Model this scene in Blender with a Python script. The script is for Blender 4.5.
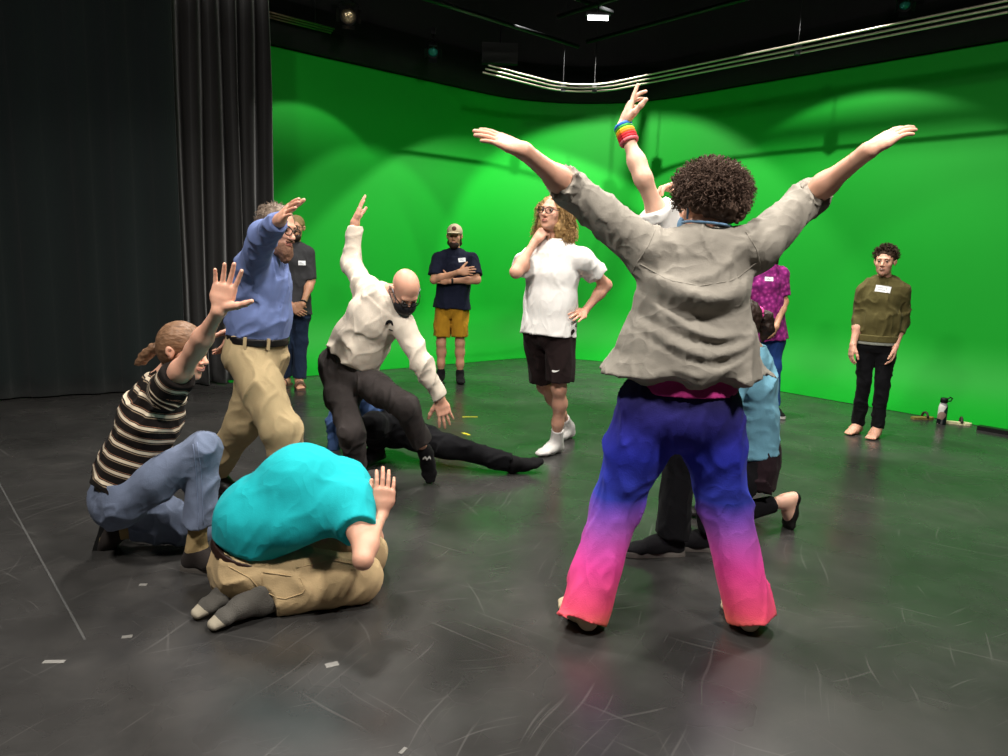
import bpy, math, random
import numpy as np
from mathutils import Vector, Matrix
from mathutils.bvhtree import BVHTree
random.seed(7); RNG = np.random.default_rng(7)
S = bpy.context.scene
COL = S.collection
for o in list(bpy.data.objects): bpy.data.objects.remove(o, do_unlink=True)

# ------------------------------------------------------------------ camera
FPX, CAMZ = 720.0, 1.42
PIT, ROL = math.atan(120/720), math.atan(.036)
_r0 = np.array([1, 0, 0.]); CF = np.array([0, math.cos(PIT), -math.sin(PIT)]); _u0 = np.array([0, math.sin(PIT), math.cos(PIT)])
CR = math.cos(ROL)*_r0 + math.sin(ROL)*_u0
CU = math.cos(ROL)*_u0 - math.sin(ROL)*_r0
CP = np.array([0, 0, CAMZ])
cd = bpy.data.cameras.new('camera'); cam = bpy.data.objects.new('camera', cd); COL.objects.link(cam)
cd.sensor_width = 36; cd.lens = FPX/1008*36; cd.clip_start = .05; cd.clip_end = 100
cam.matrix_world = Matrix(((CR[0], CU[0], -CF[0], CP[0]), (CR[1], CU[1], -CF[1], CP[1]), (CR[2], CU[2], -CF[2], CP[2]), (0, 0, 0, 1)))
S.camera = cam
S.view_settings.view_transform = 'Standard'; S.view_settings.look = 'None'
S.view_settings.gamma = 1; S.view_settings.use_curve_mapping = False
S.view_settings.exposure = 0.32

def ray(x, y): return CF*FPX + CR*(x-504) + CU*(378-y)
def at(x, y, Y): d = ray(x, y); return CP + d*(Y/d[1])
def gz(x, y, z=0.): d = ray(x, y); return CP + d*((z-CAMZ)/d[2])
def nrm(v): v = np.asarray(v, float); return v/(np.linalg.norm(v)+1e-12)
def V3(*a): return np.array(a, float)
def J(par, x, y, L, s=-1):
    """joint on the pixel's ray at bone length L from its parent: s=-1 nearer, +1 farther"""
    d = nrm(ray(x, y)); q = CP-par; b = d@q; c = q@q-L*L; D = b*b-c
    if D <= 0:
        p = CP+d*(-b); return par+nrm(p-par)*min(L*1.12, np.linalg.norm(p-par))
    return CP+d*(-b+s*math.sqrt(D))

# ------------------------------------------------------------------ world and lights
W = bpy.data.worlds.new('world'); S.world = W; W.use_nodes = True
W.node_tree.nodes['Background'].inputs[0].default_value = (0, 0, 0, 1)
W.node_tree.nodes['Background'].inputs[1].default_value = 0.   # indoors: the room's lamps are the only light

def area(name, loc, target, size, power, col=(1, .95, .88), shape='DISK', spread=150):
    l = bpy.data.lights.new(name, 'AREA'); l.shape = shape; l.size = size; l.spread = math.radians(spread); l.energy = power; l.color = col
    o = bpy.data.objects.new(name, l); COL.objects.link(o); o.location = loc
    o.rotation_euler = (Vector(target)-Vector(loc)).to_track_quat('-Z', 'Y').to_euler(); return o
def spot(name, loc, target, ang, blend, power, col=(1, .97, .92), rad=.03):
    l = bpy.data.lights.new(name, 'SPOT'); l.spot_size = math.radians(ang); l.spot_blend = blend; l.energy = power; l.color = col; l.shadow_soft_size = rad
    o = bpy.data.objects.new(name, l); COL.objects.link(o); o.location = loc
    o.rotation_euler = (Vector(target)-Vector(loc)).to_track_quat('-Z', 'Y').to_euler(); return o
WL = [  # work lights on the overhead grid, above the picture (x, y, z, aim x, aim y, power)
    (-2.2, 1.0, 4.7, -.6, 3.2, 112), (1.9, .6, 4.7, .6, 3.2, 118), (-1.4, 5.4, 4.7, -1., 4.2, 84), (2.4, 5.2, 4.7, 1.5, 4.0, 84), (.4, 3.2, 4.75, .3, 3.6, 66)]
for i, (x, y, z, tx, ty, pw) in enumerate(WL):
    area('grid_work_light_%d_offscreen' % (i+1), (x, y, z), (tx, ty, .6), .5, pw, spread=150 if y < 2 else 132)

# plan of the green cyclorama: floor edge, corner and directions
DL = nrm([.755, .656, 0]); DR = nrm([.656, -.755, 0]); NL = V3(-.656, .755, 0); NR = V3(.755, .656, 0)
CORN = V3(.93, 10.9, 0)
def cyc_path(off, r0=1.2, la=3.9, lb=9.5, n=14):
    """plan line parallel to the green wall's floor edge, off metres outwards (behind it)"""
    r = r0+off; c = CORN-(NL+NR)*r0
    P = [c+NL*r-DL*la, ]
    for i in range(1, 12): P.append(c+NL*r-DL*la*(1-i/12))
    a0 = math.atan2(NL[1], NL[0]); a1 = math.atan2(NR[1], NR[0])
    for i in range(n+1):
        a = a0+(a1-a0)*i/n; P.append(c+r*V3(math.cos(a), math.sin(a), 0))
    for i in range(1, 13): P.append(c+NR*r+DR*lb*i/12)
    return np.array(P)
def on_wall(px, py, off=.75):
    """where the pixel's ray meets the green wall, and the wall's inward normal there"""
    d = ray(px, py); c = CORN-(NL+NR)*1.2; best = None
    for N_ in (NL, NR):
        p0 = c+N_*(1.2+off); t = ((p0-CP)@N_)/(d@N_); p = CP+d*t
        if t > 0 and (best is None or t < best[0]): best = (t, p, -N_)
    return best[1], best[2]
CYC = [  # top of each pool of light on the wall (pixel), lamp distance from the wall, cone, edge softness, power
    (300, 100, 2.4, 50, .15, 300), (368, 140, 2.3, 52, .25, 250), (482, 128, 2.5, 82, .14, 580), (655, 110, 2.6, 84, .2, 500), (866, 88, 2.6, 80, .14, 560), (1030, 150, 2.5, 60, .3, 170)]
for i, (px, py, D_, an, bl, pw) in enumerate(CYC):   # lamps on the same grid, above the picture, one for each pool the wall shows
    h_, n_ = on_wall(px, py); z_ = 4.45; lp = h_+n_*D_; lp[2] = z_
    el_ = math.atan2(z_-h_[2], D_)+math.radians(an/2)
    spot('grid_wall_spot_%d_offscreen' % (i+1), lp, lp-n_*math.cos(el_)+V3(0, 0, -math.sin(el_)), an, bl, pw*.85)

# ------------------------------------------------------------------ materials
def srgb(c):
    if isinstance(c, str):
        c = [int(c[i:i+2], 16)/255 for i in (0, 2, 4)]
    return tuple((v/12.92 if v <= .04045 else ((v+.055)/1.055)**2.4) for v in c)+(1,)
MC = {}
def mat(name, col, rough=.8, var=.08, vs=9., bump=.15, bs=60., metal=0., spec=.3, sss=0., emit=0., attr=None, col2=None, stretch=None, alpha=None, build=None, sheen=0, wr=0., wrs=8., wst=None):
    """procedural material: base colour, soft colour noise (var), noise bump"""
    if name in MC: return MC[name]
    m = bpy.data.materials.new(name); m.use_nodes = True; nt = m.node_tree; N = nt.nodes; L = nt.links
    b = N['Principled BSDF']; c = srgb(col)
    b.inputs['Roughness'].default_value = rough; b.inputs['Metallic'].default_value = metal
    b.inputs['Specular IOR Level'].default_value = spec
    if sheen: b.inputs['Sheen Weight'].default_value = sheen
    if sss:
        b.inputs['Subsurface Weight'].default_value = sss; b.inputs['Subsurface Radius'].default_value = (.012, .005, .003); b.inputs['Subsurface Scale'].default_value = 1.
    tc = N.new('ShaderNodeTexCoord'); src = tc.outputs['Object']
    if stretch:
        mp = N.new('ShaderNodeMapping'); mp.inputs['Scale'].default_value = stretch; L.new(src, mp.inputs[0]); src = mp.outputs[0]
    n1 = N.new('ShaderNodeTexNoise'); n1.inputs['Scale'].default_value = vs; n1.inputs['Detail'].default_value = 4; L.new(src, n1.inputs['Vector'])
    mr = N.new('ShaderNodeMapRange'); mr.inputs[1].default_value = .25; mr.inputs[2].default_value = .75; mr.inputs[3].default_value = 1-var; mr.inputs[4].default_value = 1+var
    L.new(n1.outputs[0], mr.inputs[0])
    mx = N.new('ShaderNodeVectorMath'); mx.operation = 'SCALE'; L.new(mr.outputs[0], mx.inputs['Scale'])
    if build: base = build(nt, src); L.new(base, mx.inputs[0])
    elif attr:
        at_ = N.new('ShaderNodeAttribute'); at_.attribute_name = attr
        L.new(at_.outputs['Color'], mx.inputs[0])
    else: mx.inputs[0].default_value = c[:3]
    L.new(mx.outputs[0], b.inputs['Base Color'])
    if emit: b.inputs['Emission Color'].default_value = c; b.inputs['Emission Strength'].default_value = emit
    if alpha is not None: b.inputs['Alpha'].default_value = alpha
    if bump:
        n2 = N.new('ShaderNodeTexNoise'); n2.inputs['Scale'].default_value = bs; n2.inputs['Detail'].default_value = 5; L.new(src, n2.inputs['Vector'])
        bp = N.new('ShaderNodeBump'); bp.inputs['Strength'].default_value = bump; bp.inputs['Distance'].default_value = .01; L.new(n2.outputs[0], bp.inputs['Height']); L.new(bp.outputs[0], b.inputs['Normal'])
        if wr:   # cloth creases: ridged, warped noise
            w0 = N.new('ShaderNodeMapping'); w0.inputs['Scale'].default_value = wst or (1, 1, .6); L.new(tc.outputs['Object'], w0.inputs[0])
            n3 = N.new('ShaderNodeTexNoise'); n3.inputs['Scale'].default_value = wrs; n3.inputs['Detail'].default_value = 1.5; n3.inputs['Distortion'].default_value = .25; L.new(w0.outputs[0], n3.inputs['Vector'])
            m1 = N.new('ShaderNodeMath'); m1.operation = 'SUBTRACT'; m1.inputs[1].default_value = .5; L.new(n3.outputs[0], m1.inputs[0])
            m2 = N.new('ShaderNodeMath'); m2.operation = 'ABSOLUTE'; L.new(m1.outputs[0], m2.inputs[0])
            m3 = N.new('ShaderNodeMath'); m3.operation = 'POWER'; m3.inputs[1].default_value = .9; L.new(m2.outputs[0], m3.inputs[0])
            b2 = N.new('ShaderNodeBump'); b2.invert = True; b2.inputs['Strength'].default_value = wr; b2.inputs['Distance'].default_value = .05; L.new(m3.outputs[0], b2.inputs['Height']); L.new(b2.outputs[0], bp.inputs['Normal'])
    MC[name] = m; return m
def ramp(nt, stops, fac):
    r = nt.nodes.new('ShaderNodeValToRGB'); e = r.color_ramp.elements
    while len(e) < len(stops): e.new(.5)
    for el, (p, c) in zip(e, stops): el.position = p; el.color = srgb(c)
    nt.links.new(fac, r.inputs[0]); return r.outputs[0]

# ------------------------------------------------------------------ mesh helpers
def link(name, me, m, parent=None, loc=None):
    o = bpy.data.objects.new(name, me); COL.objects.link(o)
    if m is not None:
        for mm in (m if isinstance(m, (list, tuple)) else [m]): me.materials.append(mm)
    if parent is not None: o.parent = parent
    if loc is not None: o.location = Vector(loc)
    return o
def mk(V, Fs, smooth=True):
    me = bpy.data.meshes.new('mesh'); V = np.asarray(V, float)
    if isinstance(Fs, np.ndarray):
        k = Fs.shape[1]; nf = len(Fs)
        me.vertices.add(len(V)); me.vertices.foreach_set('co', V.astype(np.float32).ravel())
        me.loops.add(nf*k); me.loops.foreach_set('vertex_index', Fs.astype(np.int32).ravel())
        me.polygons.add(nf); me.polygons.foreach_set('loop_start', np.arange(0, nf*k, k, dtype=np.int32))
        me.polygons.foreach_set('use_smooth', np.full(nf, smooth)); me.update(); me.validate()
    else:
        me.from_pydata(V.tolist(), [], [tuple(int(i) for i in f) for f in Fs])
        me.polygons.foreach_set('use_smooth', np.full(len(me.polygons), smooth)); me.update()
    return me
class MB:
    def __init__(s): s.v = []; s.f = []; s.mi = []
    def add(s, V, Fs, mi=0):
        o = len(s.v); s.v += [tuple(map(float, p)) for p in V]; s.f += [tuple(int(i)+o for i in f) for f in Fs]; s.mi += [mi]*len(Fs)
    def box(s, c, x, y, z, mi=0):
        """box at c with half-axis vectors x, y, z"""
        c, x, y, z = map(lambda q: np.asarray(q, float), (c, x, y, z))
        V = [c+i*x+j*y+k*z for k in (-1, 1) for i, j in ((-1, -1), (1, -1), (1, 1), (-1, 1))]
        Fs = [(3, 2, 1, 0), (4, 5, 6, 7)]+[(i, (i+1) % 4, 4+(i+1) % 4, 4+i) for i in range(4)]
        s.add(V, Fs, mi)
    def tube(s, pts, r, n=8, mi=0, caps=True):
        pts = [np.asarray(p, float) for p in pts]; R = r if hasattr(r, '__len__') else [r]*len(pts)
        V = []; Fs = []; ref = None
        for i, p in enumerate(pts):
            t = nrm(pts[min(i+1, len(pts)-1)]-pts[max(i-1, 0)])
            if ref is None: ref = nrm(np.cross(t, [0, 0, 1] if abs(t[2]) < .9 else [1, 0, 0]))
            a = nrm(ref-t*(ref@t)); ref = a; b = np.cross(t, a)
            for k in range(n):
                q = 2*math.pi*k/n; V.append(p+R[i]*(math.cos(q)*a+math.sin(q)*b))
        for i in range(len(pts)-1):
            for k in range(n): Fs.append((i*n+k, i*n+(k+1) % n, (i+1)*n+(k+1) % n, (i+1)*n+k))
        if caps: Fs += [tuple(range(n))[::-1], tuple((len(pts)-1)*n+k for k in range(n))]
        s.add(V, Fs, mi)
    def lathe(s, c, ax, prof, n=20, mi=0):
        """prof: (distance along ax, radius)"""
        ax = nrm(ax); a = nrm(np.cross(ax, [0, 0, 1] if abs(ax[2]) < .9 else [1, 0, 0])); b = np.cross(ax, a); V = []; Fs = []
        for h, r in prof:
            for k in range(n): q = 2*math.pi*k/n; V.append(np.asarray(c)+ax*h+r*(math.cos(q)*a+math.sin(q)*b))
        for i in range(len(prof)-1):
            for k in range(n): Fs.append((i*n+k, i*n+(k+1) % n, (i+1)*n+(k+1) % n, (i+1)*n+k))
        Fs += [tuple(range(n))[::-1], tuple((len(prof)-1)*n+k for k in range(n))]
        s.add(V, Fs, mi)
    def build(s, name, m, parent=None, base=(0, 0, 0), smooth=False, loc=None):
        me = mk(np.array(s.v)-np.asarray(base, float), s.f, smooth)
        o = link(name, me, m, parent, loc)
        if any(s.mi): me.polygons.foreach_set('material_index', s.mi)
        return o
def tag(o, label, cat, group=None):
    o['label'] = label; o['category'] = cat
    if group: o['group'] = group
    return o
def struct(o): o['kind'] = 'structure'; return o
def empty(name, loc, label, cat, group=None):
    e = bpy.data.objects.new(name, None); COL.objects.link(e); e.location = Vector(loc); e.empty_display_size = .1
    return tag(e, label, cat, group)

# ------------------------------------------------------------------ signed distance modelling
_LAT = np.random.default_rng(3).uniform(-1, 1, (32, 32, 32)).astype(np.float32)
def vnoise(P):
    i = np.floor(P).astype(np.int32); f = (P-i).astype(np.float32); f = f*f*(3-2*f); i &= 31; j = (i+1) & 31
    x0, y0, z0 = i.T; x1, y1, z1 = j.T; fx, fy, fz = f.T
    a = _LAT[x0, y0, z0]*(1-fx)+_LAT[x1, y0, z0]*fx; b = _LAT[x0, y1, z0]*(1-fx)+_LAT[x1, y1, z0]*fx
    c = _LAT[x0, y0, z1]*(1-fx)+_LAT[x1, y0, z1]*fx; d = _LAT[x0, y1, z1]*(1-fx)+_LAT[x1, y1, z1]*fx
    return (a*(1-fy)+b*fy)*(1-fz)+(c*(1-fy)+d*fy)*fz
def cone(a, b, ra, rb, k=.02, s=1, capa=False, capb=False): return dict(t='c', a=np.asarray(a, float), b=np.asarray(b, float), ra=ra, rb=rb, k=k, s=s, ca=capa, cb=capb)
def ell(a, b, ra, rb, x, k=.03, s=1, capa=False, capb=False, na=None, nb=None): return dict(t='e', a=np.asarray(a, float), b=np.asarray(b, float), ra=ra, rb=rb, x=np.asarray(x, float), k=k, s=s, ca=capa, cb=capb, na=na, nb=nb)
def ball(c, r, R=None, k=.02, s=1): return dict(t='b', c=np.asarray(c, float), r=np.broadcast_to(np.asarray(r, float), (3,)), R=np.eye(3) if R is None else np.asarray(R), k=k, s=s)
def chain(pts, rs, k=.02, capa=False, capb=False):
    n = len(pts)-1
    return [cone(pts[i], pts[i+1], rs[i], rs[i+1], k, 1, capa and i == 0, capb and i == n-1) for i in range(n)]
def bounds(o):
    if o['t'] == 'c': r = max(o['ra'], o['rb']); P = np.array([o['a'], o['b']])
    elif o['t'] == 'e': r = max(*o['ra'], *o['rb']); P = np.array([o['a'], o['b']])
    else:
        e = np.sqrt(((o['R'].T*o['r'])**2).sum(1)); return o['c']-e, o['c']+e
    return P.min(0)-r, P.max(0)+r
def evalp(o, x, y, z):
    if o['t'] == 'b':
        px, py, pz = x-o['c'][0], y-o['c'][1], z-o['c'][2]; R, r = o['R'], o['r']; k0 = 0; k1 = 0
        for i in range(3):
            u = (R[i, 0]*px+R[i, 1]*py+R[i, 2]*pz)/np.float32(r[i]); k0 = k0+u*u; k1 = k1+(u/np.float32(r[i]))**2
        k0 = np.sqrt(k0); return k0*(k0-1)/(np.sqrt(k1)+1e-6)
    a, b = o['a'], o['b']; ax = b-a; L = np.linalg.norm(ax)+1e-9; ax = ax/L
    px, py, pz = x-a[0], y-a[1], z-a[2]
    s = px*ax[0]+py*ax[1]+pz*ax[2]; t = np.clip(s/L, 0, 1)
    if o['t'] == 'c':
        r = o['ra']+(o['rb']-o['ra'])*t; q = t*L
        d = np.sqrt((px-ax[0]*q)**2+(py-ax[1]*q)**2+(pz-ax[2]*q)**2)-r
    else:
        xd = o['x']-ax*(o['x']@ax); xd = nrm(xd); yd = np.cross(ax, xd)
        u = px*xd[0]+py*xd[1]+pz*xd[2]; v = px*yd[0]+py*yd[1]+pz*yd[2]; e = s-t*L
        rx = o['ra'][0]+(o['rb'][0]-o['ra'][0])*t; ry = o['ra'][1]+(o['rb'][1]-o['ra'][1])*t; re = np.minimum(rx, ry)
        k0 = np.sqrt((u/rx)**2+(v/ry)**2+(e/re)**2); k1 = np.sqrt((u/rx**2)**2+(v/ry**2)**2+(e/re**2)**2)+1e-6
        d = k0*(k0-1)/k1
    if o['ca']: d = np.maximum(d, -s)
    if o['cb']: d = np.maximum(d, s-L)
    return d
def sdf(ops, h, disp=None, smooth=1, cuts=(), shell=0.):
    """ops -> (verts, quads) through a dense grid and surface nets"""
    lo = np.min([bounds(o)[0] for o in ops if o['s'] > 0], 0)-3*h-.01; hi = np.max([bounds(o)[1] for o in ops if o['s'] > 0], 0)+3*h+.01
    n = np.ceil((hi-lo)/h).astype(int)+1
    X = [(lo[i]+h*np.arange(n[i])).astype(np.float32) for i in range(3)]
    D = np.ones(n, np.float32)
    for o in ops:
        a, b = bounds(o); pad = o['k']*1.0+3*h+.008
        i0 = np.clip(np.floor((a-pad-lo)/h).astype(int), 0, n-1); i1 = np.clip(np.ceil((b+pad-lo)/h).astype(int)+1, 1, n)
        if (i1 <= i0).any(): continue
        sl = tuple(slice(i0[i], i1[i]) for i in range(3))
        d = evalp(o, X[0][sl[0], None, None], X[1][None, sl[1], None], X[2][None, None, sl[2]]).astype(np.float32)
        G = D[sl]; k = np.float32(max(o['k'], 1e-5))
        if o['s'] > 0: hh = np.clip(.5+.5*(G-d)/k, 0, 1); D[sl] = G+(d-G)*hh-k*hh*(1-hh)
        else: hh = np.clip(.5-.5*(G+d)/k, 0, 1); D[sl] = G+(-d-G)*hh+k*hh*(1-hh)
    if disp is not None or cuts:
        m = np.abs(D) < .07; I = np.argwhere(m); P = (lo+I*h).astype(np.float32)
        dd = D[m]
        if disp is not None: dd = dd+disp(P).astype(np.float32)
        D[m] = dd
        for (cp, cn) in cuts:
            pl = (X[0][:, None, None]-cp[0])*cn[0]+(X[1][None, :, None]-cp[1])*cn[1]+(X[2][None, None, :]-cp[2])*cn[2]
            D = np.maximum(D, pl.astype(np.float32))
    return nets(D, lo, h, smooth)
def nets(D, lo, h, smooth=1):
    Sg = D < 0; n = np.array(D.shape)
    cnt = np.zeros(n-1, np.uint8)
    for i in (0, 1):
        for j in (0, 1):
            for k in (0, 1): cnt += Sg[i:n[0]-1+i, j:n[1]-1+j, k:n[2]-1+k]
    act = (cnt > 0) & (cnt < 8); I = np.argwhere(act); idx = np.full(n-1, -1, np.int32); idx[act] = np.arange(len(I))
    acc = np.zeros((len(I), 3)); w = np.zeros(len(I))
    for ax in range(3):
        e = np.eye(3, dtype=int)[ax]; o1, o2 = [np.eye(3, dtype=int)[q] for q in range(3) if q != ax]
        for i in (0, 1):
            for j in (0, 1):
                A = I+i*o1+j*o2; B = A+e; da = D[A[:, 0], A[:, 1], A[:, 2]]; db = D[B[:, 0], B[:, 1], B[:, 2]]
                c = (da < 0) != (db < 0); t = np.where(c, da/np.where(c, da-db, 1), 0)
                acc += np.where(c[:, None], (i*o1+j*o2)+t[:, None]*e, 0); w += c
    Vt = lo+(I+acc/w[:, None])*h
    Q = []
    for ax in range(3):
        e = np.eye(3, dtype=int)[ax]; u, v = np.eye(3, dtype=int)[(ax+1) % 3], np.eye(3, dtype=int)[(ax+2) % 3]
        a = Sg[tuple(slice(0, n[q]-1) if q == ax else slice(1, n[q]-1) for q in range(3))]
        b = Sg[tuple(slice(1, n[q]) if q == ax else slice(1, n[q]-1) for q in range(3))]
        for flip, M in ((False, a & ~b), (True, ~a & b)):
            K = np.argwhere(M)
            if not len(K): continue
            K = K+np.array([0 if q == ax else 1 for q in range(3)])
            q4 = [idx[tuple((K-du*u-dv*v).T)] for du, dv in ((1, 1), (0, 1), (0, 0), (1, 0))]
            q4 = np.stack(q4 if not flip else q4[::-1], 1); Q.append(q4)
    Q = np.concatenate(Q)
    Q = Q[(Q >= 0).all(1)]
    for _ in range(smooth):
        a = Q.ravel(); b = np.roll(Q, -1, 1).ravel(); s_ = np.zeros_like(Vt); c_ = np.bincount(a, minlength=len(Vt))+np.bincount(b, minlength=len(Vt))
        for q in range(3): s_[:, q] = np.bincount(a, Vt[b, q], len(Vt))+np.bincount(b, Vt[a, q], len(Vt))
        Vt = Vt*.7+.3*s_/np.maximum(c_, 1)[:, None]
    return Vt, Q
def merge(parts):
    Vs = []; Qs = []; o = 0
    for V, Q in parts: Vs.append(V); Qs.append(Q+o); o += len(V)
    return np.concatenate(Vs), np.concatenate(Qs)
def folds(amp, f=9., axis=(0, 0, 1), along=.35, amp2=None, seed=0.):
    """cloth folds: sharp ridges of warped noise stretched along axis"""
    ax = nrm(axis); amp2 = amp*.75 if amp2 is None else amp2
    def d(P):
        P = P+seed; s = P@ax.astype(np.float32); Qp = P+np.outer(s, ax*(along-1)).astype(np.float32)
        w = np.stack([vnoise(P*5.), vnoise(P*5.+9), vnoise(P*5.+17)], 1)*.55
        a = 1-np.clip(np.abs(vnoise(Qp*f+w))*2.4, 0, 1); b = 1-np.clip(np.abs(vnoise(Qp*f*2.2+w*1.3+7.3))*2.2, 0, 1)
        return -amp*1.7*(a**2-.3)-amp2*1.3*(b**1.8-.3)
    return d
def rough(amp, f):
    return lambda P: amp*vnoise(P*f)+amp*.6*vnoise(P*f*2.3+5)

# ------------------------------------------------------------------ the room
def floor_col(nt, src):
    N, L = nt.nodes, nt.links
    n1 = N.new('ShaderNodeTexNoise'); n1.inputs['Scale'].default_value = 1.1; n1.inputs['Detail'].default_value = 9; n1.inputs['Roughness'].default_value = .7; L.new(src, n1.inputs['Vector'])
    base = ramp(nt, [(.3, '272625'), (.5, '323130'), (.72, '413f3d')], n1.outputs[0])
    # scuffs: thin stretched streaks in several directions
    prev = base
    for i, (rz, sc, th) in enumerate(((.4, (60, 1.6, 1), .66), (2.1, (46, 1.2, 1), .67), (1.2, (80, 2.4, 1), .67), (2.8, (34, 1.0, 1), .68))):
        mp = N.new('ShaderNodeMapping'); mp.inputs['Rotation'].default_value = (0, 0, rz); mp.inputs['Location'].default_value = (i*3.1, i*1.7, 0)
        wn = N.new('ShaderNodeTexNoise'); wn.inputs['Scale'].default_value = .9; L.new(src, wn.inputs['Vector'])
        va = N.new('ShaderNodeVectorMath'); va.operation = 'MULTIPLY_ADD'; va.inputs[1].default_value = (.35, .35, 0); L.new(wn.outputs['Color'], va.inputs[0]); L.new(src, va.inputs[2])
        L.new(va.outputs[0], mp.inputs[0])
        ms = N.new('ShaderNodeMapping'); ms.inputs['Scale'].default_value = sc; L.new(mp.outputs[0], ms.inputs[0])
        n2 = N.new('ShaderNodeTexNoise'); n2.inputs['Scale'].default_value = 1.; n2.inputs['Detail'].default_value = 2; L.new(ms.outputs[0], n2.inputs['Vector'])
        mr = N.new('ShaderNodeMapRange'); mr.inputs[1].default_value = th; mr.inputs[2].default_value = th+.07; mr.inputs[4].default_value = .42; L.new(n2.outputs[0], mr.inputs[0])
        mx = N.new('ShaderNodeMix'); mx.data_type = 'RGBA'; L.new(mr.outputs[0], mx.inputs[0]); L.new(prev, mx.inputs[6]); mx.inputs[7].default_value = srgb('595755'); prev = mx.outputs[2]
    return prev
M_FLOOR = mat('floor_vinyl', '303030', rough=.3, var=.14, vs=3.5, bump=.02, bs=7, spec=.5, build=floor_col)
def add_rough(m, lo, hi, sc):
    nt = m.node_tree; n = nt.nodes.new('ShaderNodeTexNoise'); n.inputs['Scale'].default_value = sc; n.inputs['Detail'].default_value = 2.5
    tc = nt.nodes.new('ShaderNodeTexCoord'); nt.links.new(tc.outputs['Object'], n.inputs['Vector'])
    r = nt.nodes.new('ShaderNodeMapRange'); r.inputs[1].default_value = .3; r.inputs[2].default_value = .7; r.inputs[3].default_value = lo; r.inputs[4].default_value = hi
    nt.links.new(n.outputs[0], r.inputs[0]); nt.links.new(r.outputs[0], nt.nodes['Principled BSDF'].inputs['Roughness'])
add_rough(M_FLOOR, .2, .36, 2.3)
mb = MB(); mb.box((0, 4, -.05), (9, 0, 0), (0, 9, 0), (0, 0, .05)); FLOOR = struct(mb.build('floor', M_FLOOR))
# seams between the vinyl sheets: shallow raised welds
M_SEAM = mat('seam', '4a4a49', rough=.5, bump=0)
def seam(a, b, w=.005):
    a, b = gz(*a), gz(*b); d = nrm(b-a); n = V3(-d[1], d[0], 0); m_ = MB(); m_.box((a+b)/2+V3(0, 0, .0006), (b-a)/2, n*w, (0, 0, .0008)); m_.build('floor_seam', M_SEAM, FLOOR)
seam((-40, 412), (85, 640), .004)

M_GREEN = mat('chroma_green', (.03, .59, .13), rough=.62, var=.02, vs=2, bump=.03, bs=14, spec=.25)
M_BLACKP = mat('black_paint', '0b0b0c', rough=.8, var=.2, bump=.05, bs=20)
HW = 3.7
def sweep(path_fn, prof, name, m, smooth=True):
    """prof: (offset outwards, height)"""
    V = []; rows = [path_fn(o) for o, z in prof]; n = len(rows[0])
    for r, (o, z) in zip(rows, prof): V += [p+V3(0, 0, z) for p in r]
    Fs = [(i*n+k, i*n+k+1, (i+1)*n+k+1, (i+1)*n+k) for i in range(len(prof)-1) for k in range(n-1)]
    return link(name, mk(V, Fs, smooth), m)
cv = [(-.0, .004)]+[(.75-.75*math.cos(a)*1.0 if False else .75*math.sin(a), .75-.75*math.cos(a)+.004) for a in np.linspace(.06, math.pi/2, 12)]+[(.75, 1.6), (.75, 2.6), (.75, HW)]
struct(sweep(cyc_path, cv, 'wall_back', M_GREEN))
struct(sweep(cyc_path, [(.75, HW-.001), (.75, 6.)], 'wall_back_top', M_BLACKP))
# black border cloth hanging over the top edge of the green
M_DRAPE = mat('black_drape', '17181a', rough=.9, var=.15, vs=5, bump=.1, bs=120, sheen=.2, spec=.1)
bd = sweep(cyc_path, [(.70, HW+.02), (.69, HW), (.66, HW+.01), (.66, HW+.5), (.70, HW+.5)], 'trim_1', M_BLACKP); struct(bd)
mb = MB(); mb.box((0, 4, 6.05), (9, 0, 0), (0, 9, 0), (0, 0, .05)); struct(mb.build('ceiling', M_BLACKP))
mb = MB(); mb.box((-6.2, 4, 3), (.05, 0, 0), (0, 9, 0), (0, 0, 3)); struct(mb.build('wall_left', M_BLACKP))
mb = MB(); mb.box((0, -3.5, 3), (6.2, 0, 0), (0, .05, 0), (0, 0, 3)); struct(mb.build('wall_front', M_BLACKP))
mb = MB(); mb.box((7.5, 1, 3), (.05, 0, 0), (0, 4.5, 0), (0, 0, 3)); struct(mb.build('wall_right', M_BLACKP))

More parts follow.
